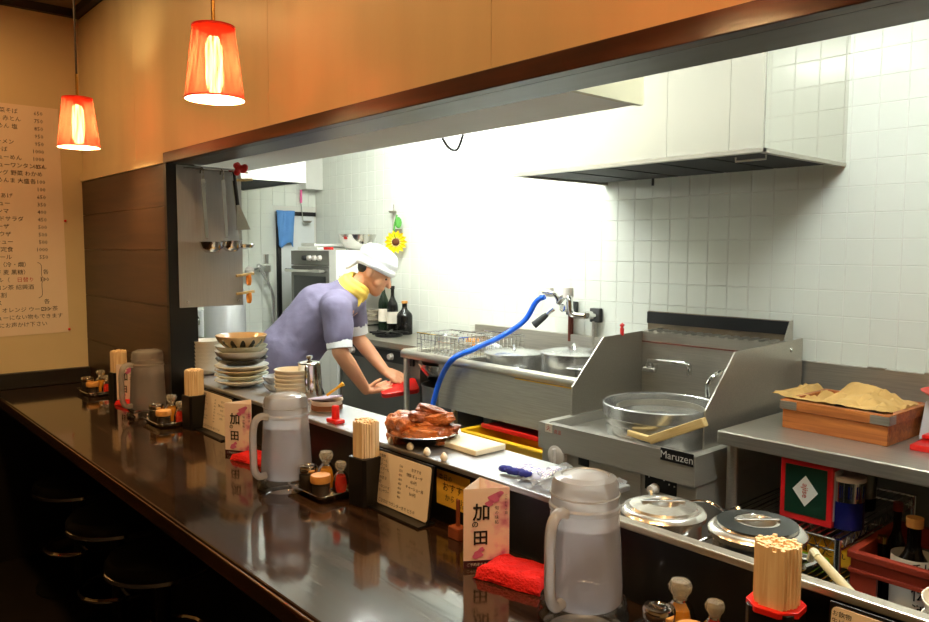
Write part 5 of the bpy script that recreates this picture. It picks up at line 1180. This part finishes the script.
# oven tower and range along the back wall
OY = 2.56
ox0, ox1, ox2 = PY(291, 256, OY).x, PY(329, 256, OY).x, PY(336, 256, OY).x; oz = PY(312, 250, OY).z
t = thing('oven_tower', 'grey built in oven in a tall white cabinet', 'oven', (0, 0, 0))
MB().box((ox0, OY+.02, 0), (ox2-.004, 2.985, oz)).build('cabinet', 'white', t, 0, .003); MB().box((ox2-.004, OY+.02, 0), (ox2, 2.985, oz-.16)).build('side_sheet', 'steel', t, 0)
for k in range(4): MB().box((ox2, OY+.10, .91+k*.032), (ox2+.008, OY+.36, .924+k*.032)).build('louver', 'lidst', t, 0, .003)
MB().box((ox1, OY, 0), (ox2, OY+.02, oz)).build('side_door', 'white', t, 0, .002)
MB().box((ox0, OY, oz-.10), (ox1-.003, OY+.02, oz-.004)).build('control_panel', 'oven', t, 0, .002)
dr_ = MB().box((ox0, OY, oz-.62), (ox1-.003, OY+.02, oz-.105)).build('oven_door', 'oven', t, 0, .002)
MB().box((ox0+.04, OY-.002, oz-.56), (ox1-.043, OY, oz-.17)).build('window', 'oveng', dr_, 0)
MB().tube([(ox0+.03, OY, oz-.135), (ox0+.02, OY-.05, oz-.135), (ox1-.03, OY-.05, oz-.135), (ox1-.04, OY, oz-.135)], .012, 8).build('handle', 'lidst', dr_)
MB().box((ox0, OY, .1), (ox1-.003, OY+.02, oz-.625)).build('lower_door', 'white', t, 0, .002)
for k in range(4): MB().lathe([(0, 0), (.018, 0), (.015, .02), (0, .021)], 14, mtx=Matrix.Translation((ox0+.19+k*.065, OY, oz-.052)) @ Matrix.Rotation(pi/2, 4, 'X')).build('knob', 'knob' if k else 'black', t)
bq = PY(345, 246, 2.72)
tag(MB().lathe([(0, 0), (.06, 0), (.09, .02), (.115, .075), (.125, .10), (.13, .101), (.122, .099), (.11, .072), (.085, .024), (0, .006)], 32).build('steel_bowl', 'lidst', loc=(ox2-.12, 2.80, oz+.001)), 'shiny steel bowl on top of the oven cabinet', 'bowl')
for k, (dx, w_, lab) in enumerate(((.02, .26, 'white flat tray lying on top of the oven cabinet'), (.06, .22, 'upper white tray set askew on the flat tray above the oven'))):
    o = MB().box((0, 0, 0), (w_, .22, .012)).box((0, 0, .012), (w_, .008, .022)).box((0, .212, .012), (w_, .22, .022)).build('white_tray', 'white', smooth=0, bevel=.003); o.location = (ox0+dx-.03*k, 2.60+.02*k, oz+.001+.024*k); o.rotation_euler = (0, 0, radians(-6*k)); tag(o, lab, 'tray')
tag(MB().box((0, 0, 0), (.09, .025, .018)).build('red_handle_knife', 'redplastic', smooth=0, bevel=.005, loc=(ox1-.12, 2.59, oz+.001)), 'red handled knife on the oven cabinet in front of the steel bowl', 'knife')
# range
GZ = .875; GF = 2.56; gx0, gx1 = ox2+.01, sx0-.03
t = thing('gas_range', 'low steel gas range between the oven cabinet and the sink', 'range', (0, 0, 0))
MB().box((gx0, GF, GZ-.035), (gx1, 2.97, GZ)).build('top', 'steeld', t, 0, .003); MB().box((gx0, GF+.03, .1), (gx1, 2.97, GZ-.035)).build('cabinet', 'oven', t, 0)
MB().box((gx0+.02, GF+.02, GZ-.12), (gx1-.05, GF+.03, GZ-.05)).build('control_strip', 'black', t, 0)
for k in range(3): MB().lathe([(0, 0), (.02, 0), (.016, .025), (0, .026)], 12, mtx=Matrix.Translation((gx0+.15+k*.2, GF+.02, GZ-.085)) @ Matrix.Rotation(pi/2, 4, 'X')).build('knob', 'knob', t)
for k in range(1):
    x = gx0+.30; bu = MB().lathe([(.075, .002), (.085, .002), (.085, .018), (.075, .018), (.075, .002)], 20, c=(x, 2.74, GZ)).build('burner', 'black', t)
    for a in range(4): MB().box((-.12, -.006, .018), (.12, .006, .03), Matrix.Translation((x, 2.74, GZ)) @ Matrix.Rotation(a*pi/4, 4, 'Z')).build('grate_bar', 'black', bu, 0)
g = 'bottles on the gas range'
for px, r, h, m_, cap, lab, lm in ((383, .034, .33, 'bottleg', 'leaf', 'tall green glass bottle on the range behind the cook', 'paper'), (392, .036, .30, 'bottle', 'black', 'dark bottle with white label on the range', 'paper'), (404, .05, .21, 'bottle', 'capwood', 'squat black bottle with tan cap on the range', None), (372, .034, .13, 'knob', 'knob', 'small white plastic bottle on the range', None)):
    q = PY(px, 330, 2.88); bottle(q.x, 2.885, GZ+.001, r, h, lab, m_, cap, lab=lm, labz=(.2, .45), group=g)
q = PY(414, 330, 2.85); q.x = min(q.x, gx1-.1)
tag(MB().lathe([(0, 0), (.06, 0), (.07, .035), (.075, .036), (.066, .034), (.057, .004), (0, .004)], 24).build('small_pan', 'alu', loc=(gx1-.09, 2.86, GZ+.001)), 'small aluminium pan at the sink end of the range', 'pan')
# sunflower and trinkets on the tiles
q = PY(396, 242, WY-.06)
t = thing('sunflower', 'yellow artificial sunflower hung on the white tiles', 'flower', (q.x, WY-.06, q.z), radians(42)); t.scale = (1.25, 1.25, 1.25)
for k in range(14):
    a = 2*pi*k/14; m = MB(); L = .062
    m.add([(.018*cos(a-.15), -.004, .018*sin(a-.15)), (.045*cos(a-.26), -.014, .045*sin(a-.26)), (L*cos(a), -.006, L*sin(a)), (.045*cos(a+.26), -.014, .045*sin(a+.26)), (.018*cos(a+.15), -.004, .018*sin(a+.15)), (.03*cos(a), .004, .03*sin(a))], [(0, 1, 5), (1, 2, 5), (2, 3, 5), (3, 4, 5)]); m.build('petal', 'petal', t, 0)
MB().ball((0, -.008, 0), (.020, .012, .020), 16, 8).build('flower_centre', 'brownc', t)
MB().tube(spline([(0, .0, 0), (-.01, .005, .07), (.005, .005, .14)], 5), .005, 6).build('stem', 'leaf', t)
MB().ball((.012, .004, .10), (.018, .003, .03), 10, 6).build('leaf', 'leaf', t)
a = PY(393, 212, WY-.015); t = thing('hanging_whisk', 'small steel strainer hung on the tiles above the sunflower', 'strainer', (a.x, WY-.02, a.z))
MB().tube([(0, .01, .05), (0, .005, -.12)], .004, 6).build('handle', 'steeld', t); MB().lathe([(0, -.014), (.02, -.008), (.028, .006), (.026, .006), (0, -.01)], 14, c=(.012, -.008, .0)).build('strainer_bowl', 'steeld', t)
a = PY(400, 231, WY-.015); tag(MB().lathe([(0, -.03), (.01, -.03), (.03, .012), (.028, .012), (0, -.026)], 14).build('hanging_funnel', 'steeld', loc=(a.x, WY-.033, a.z)), 'small steel funnel hung on the tiles beside the sunflower', 'funnel')

# yellow crate with red trays below the sink
q = PZ(497, 455, .40)
Y0 = 2.34; A = PY(462, 428, Y0); Bx = PY(548, 452, Y0).x; A.z = PY(515, 441, Y0).z
t = thing('yellow_crate', 'yellow plastic crate under the sink beside the noodle boiler', 'crate', (A.x, Y0, .0))
W2 = min(Bx, BX0-.04)-A.x; zt_ = A.z-.012
m = MB(); th = .012
m.box((0, 0, zt_-.16), (W2, th, zt_-.01)).box((0, .34-th, zt_-.16), (W2, .34, zt_-.01)).box((0, th, zt_-.16), (th, .34-th, zt_-.01)).box((W2-th, th, zt_-.16), (W2, .34-th, zt_-.01)).box((0, 0, zt_-.17), (W2, .34, zt_-.16)); m.build('crate_wall', 'yellowplastic', t, 0, .003)
m = MB(); m.box((-.015, -.015, zt_-.012), (W2+.015, th, zt_)).box((-.015, .34-th, zt_-.012), (W2+.015, .355, zt_)).box((-.015, th, zt_-.012), (th, .34-th, zt_)).box((W2-th, th, zt_-.012), (W2+.015, .34-th, zt_)); m.build('crate_rim', 'yellowplastic', t, 0, .003)
for x in (.05, W2-.05):
    for y in (.05, .29): MB().box((x-.02, y-.02, 0), (x+.02, y+.02, zt_-.17)).build('foot', 'yellowplastic', t, 0)
o = MB().box((0, 0, 0), (W2*.95, .24, .012)).box((0, 0, .012), (W2*.95, .01, .022)).box((0, .23, .012), (W2*.95, .24, .022)).build('red_tray', 'redplastic', smooth=0, bevel=.003); o.location = (A.x+.03, Y0+.095, zt_+.001); tag(o, 'red plastic tray lying across the yellow crate under the sink', 'tray')
# ------------------------------------------------------------------ the cook
D0 = 4.18
def P(x, y, d=0.): return PD(x, y, D0+d)
root = thing('person', 'cook in lavender shirt and white head cloth bending forward with a red board', 'person', (P(290, 360).x, P(290, 360).y, 0))
inv = Vector((-root.location.x, -root.location.y, 0))
def PL(x, y, d=0.): return P(x, y, d)+inv
NR, FR = -.20, .17                               # shoulders: towards / away from the lens
body = MB()
pel, wai, che, nek = PL(288, 358), PL(302, 336), PL(326, 311), PL(352, 291)
capsule(body, pel, wai, .13, .125); capsule(body, wai, che, .125, .13); capsule(body, che, PL(345, 297), .13, .09)
capsule(body, PL(338, 309, NR+.05), PL(350, 303, FR-.05), .075, .075)
capsule(body, nek, PL(365, 279), .055, .052)
# head, looking right and down
fd = (IR*.86+Vector((0, 0, -.50))).normalized(); ud = (IR*.50+Vector((0, 0, .86))).normalized(); sd = IF
hc = PL(374, 271)
Rm_ = Matrix((fd, sd, ud)).transposed()
body.ball(hc+ud*.015, (.092, .074, .098), 24, 16, Rm_)
capsule(body, hc+fd*.045-ud*.02, hc+fd*.062-ud*.088, .058, .034)
capsule(body, hc-ud*.05+fd*.01, hc+fd*.055-ud*.085, .052, .036)
capsule(body, hc+fd*.088+ud*.005, hc+fd*.112-ud*.032, .011, .015, 10)       # nose
capsule(body, hc+fd*.082+ud*.022-sd*.03, hc+fd*.082+ud*.022+sd*.03, .014, .014, 10)   # brow
capsule(body, hc+fd*.090-ud*.062-sd*.016, hc+fd*.090-ud*.062+sd*.016, .011, .011, 10) # lips
for s in (-1, 1):
    body.ball(hc+sd*s*.076-fd*.008-ud*.012, (.020, .010, .032), 12, 8, Rm_)  # ears
    capsule(body, hc+fd*.062+sd*s*.036-ud*.022, hc+fd*.05+sd*s*.045-ud*.045, .02, .02, 10)
# arms
sN, eN, wN = PL(337, 311, NR), PL(340, 352, NR-.03), PL(366, 390, -.06)
sF, eF, wF = PL(352, 304, FR), PL(357, 337, FR+.03), PL(385, 371, .07)
for s_, e_, w_ in ((sN, eN, wN), (sF, eF, wF)):
    capsule(body, s_, e_, .055, .042); capsule(body, e_, e_.lerp(w_, .35), .043, .043); capsule(body, e_.lerp(w_, .35), w_, .043, .028)
# red board: placed between the hands
bc = PL(398, 388, .0); bu = (IR*.93+IF*.25+Vector((0, 0, .10))).normalized(); bn = (Vector((0, 0, .93))-IF*.36); bn = (bn-bu*bn.dot(bu)).normalized(); bw = bn.cross(bu)
def hand(w_, dirv, curl_dir, thumb_dir, spread, K=1.):
    d = Vector(dirv).normalized(); c_ = Vector(curl_dir).normalized(); s_ = d.cross(c_).normalized()*spread
    pc_ = w_+d*.05
    capsule(body, w_, pc_, .027, .034, 12, (c_, .62)); capsule(body, w_+d*.02+s_*.02, w_+d*.075+s_*.026, .018, .017, 10); capsule(body, w_+d*.02-s_*.02, w_+d*.075-s_*.026, .018, .017, 10)
    for k, (o_, L) in enumerate(((-.036, .058), (-.012, .07), (.012, .068), (.036, .055))):
        a = w_+d*.078+s_*o_; b = a+(d*.9+c_*.35*K).normalized()*L*.5; e = b+(d*(1-.65*K)+c_*.95*K).normalized()*L*.34; f = e+(c_*K+d*(1-1.2*K)).normalized()*L*.26
        capsule(body, a, b, .0105, .0098, 8); capsule(body, b, e, .0098, .009, 8); capsule(body, e, f, .009, .0075, 8)
    th = Vector(thumb_dir).normalized(); a = w_+d*.03+th*.022; b = a+(d*.6+th*.6).normalized()*.036; e = b+(d*.9+th*.1+c_*.3).normalized()*.03
    capsule(body, a, b, .0135, .0115, 8); capsule(body, b, e, .0115, .009, 8)
hand(wN, bu*.9+bw*.25-bn*.12, bn, bn*.9-bw*.3, 1, .22)
hand(wF, bu*.75-bw*.55-bn*.25, -bn, -bw*.8-bu*.3, 1, .45)
# legs inside the trousers
hipN, hipF = pel+sd*-.085, pel+sd*.085
fwd = IR
leg = []
for hp_, k in ((hipN, .02), (hipF, .10)):
    kn_ = Vector((hp_.x+fwd.x*(.05+k), hp_.y+fwd.y*(.05+k), .46)); an = Vector((hp_.x+fwd.x*k*.5, hp_.y+fwd.y*k*.5, .09)); leg.append((hp_, kn_, an))
    capsule(body, hp_, kn_, .075, .055); capsule(body, kn_, an, .052, .038); capsule(body, an, an+fwd*.12-Vector((0, 0, .04)), .04, .034)
bd = remesh(body, 'body', 'skin', .0055, root, 3, .5)
# shirt
sh = MB()
capsule(sh, PL(287, 366), PL(289, 352), .168, .172, 20, (IF, 1.12)); capsule(sh, PL(289, 352), wai, .172, .158, 20, (IF, 1.12)); capsule(sh, wai, PL(322, 312), .158, .163, 20, (IF, 1.12)); capsule(sh, PL(322, 312), PL(342, 298), .163, .105, 20, (IF, 1.15))
capsule(sh, PL(336, 306, NR+.04), PL(350, 301, FR-.04), .088, .088)
capsule(sh, sN, sN.lerp(eN, .62), .088, .076); capsule(sh, sF, sF.lerp(eF, .62), .085, .074)
so = remesh(sh, 'shirt', 'shirt', .009, root, 6, .5)
for v in so.data.vertices:
    n_ = noise.noise(v.co*9)*.008+noise.noise(v.co*21)*.003; v.co = v.co+v.normal*n_
for nm, s_, e_, d in (('sleeve_cuff', sN, eN, 0), ('sleeve_cuff', sF, eF, 0)):
    a, b = s_.lerp(e_, .52), s_.lerp(e_, .92); m = MB(); m.tube([a, a.lerp(b, .5), b, b, a.lerp(b, .5)], [.069, .069, .067, .052, .05], 18, caps=False); m.build(nm, 'clothw', root, 60)
# neck cloth
ax = (PL(367, 277)-nek).normalized(); cc = PL(355, 287); e1 = ax.cross(IF).normalized(); e2 = IF
ring = [cc+e1*.072*cos(a)+e2*.078*sin(a)+ax*.012*sin(2*a) for a in [2*pi*k/24 for k in range(24)]]
nm_ = MB(); nm_.tube(ring, .021, 10, close=True); nm_.tube([q+ax*.028+(cc-q)*.10 for q in ring], .016, 10, close=True); nm_.tube([q-ax*.024-(cc-q)*.10 for q in ring], .014, 10, close=True)
capsule(nm_, cc+e1*.07, cc+e1*.085-ax*.06, .024, .012); capsule(nm_, cc-e1*.06-e2*.04, cc-e1*.085-e2*.06-ax*.05, .02, .012)
remesh(nm_, 'neck_cloth', 'clothy', .006, root, 3)
# head cloth
hm = MB(); hm.ball(hc+ud*.066-fd*.008, (.116, .096, .082), 24, 14, Rm_)
capsule(hm, hc-fd*.09+ud*.035, hc-fd*.128-ud*.005, .034, .02); capsule(hm, hc-fd*.11+ud*.01-sd*.02, hc-fd*.135-ud*.06-sd*.03, .02, .011)
ring = [hc+ud*(.026+.010*cos(a))+fd*.100*cos(a)+sd*.084*sin(a) for a in [2*pi*k/24 for k in range(24)]]; hm.tube(ring, .019, 10, close=True)
ho = remesh(hm, 'head_cloth', 'clothw', .006, root, 4)
for v in ho.data.vertices: v.co = v.co+v.normal*(noise.noise(Vector((v.co.dot(fd)*9, v.co.dot(sd)*9, v.co.dot(ud)*34)))*.007)
hr = MB(); hr.ball(hc-fd*.046-ud*.004, (.050, .069, .046), 16, 10, Rm_); remesh(hr, 'hair', 'hair', .006, root, 2)
for s in (-1, 1):
    e_ = MB(); e_.ball(hc+fd*.083+sd*s*.032-ud*.004, (.006, .013, .006), 10, 6, Rm_); e_.build('eye', 'hair', root)
# trousers and shoes
tr = MB()
capsule(tr, pel-sd*.05-Vector((0, 0, .03)), pel+sd*.05-Vector((0, 0, .03)), .12, .12)
for a, b, c_ in leg: capsule(tr, a, b, .10, .078); capsule(tr, b, c_, .078, .062)
remesh(tr, 'trousers', 'trousers', .011, root, 4)
for a, b, c_ in leg:
    m = MB(); capsule(m, c_-fwd*.03-Vector((0, 0, .045)), c_+fwd*.15-Vector((0, 0, .05)), .046, .038, 12, ((0, 0, 1), .9)); remesh(m, 'shoe', 'hair', .008, root, 2)
# the board he holds
mt = Matrix((bu, bw, bn)).transposed().to_4x4(); mt.translation = bc-inv
o = MB().prism([(-.10, -.05), (-.085, -.065), (.095, -.065), (.11, -.05), (.11, .05), (.095, .065), (-.085, .065), (-.10, .05)], 'Z', -.014, .014).build('red_board', 'redplastic', smooth=0, bevel=.004); o.matrix_world = mt; tag(o, 'small red plastic board held in both hands by the cook', 'board')
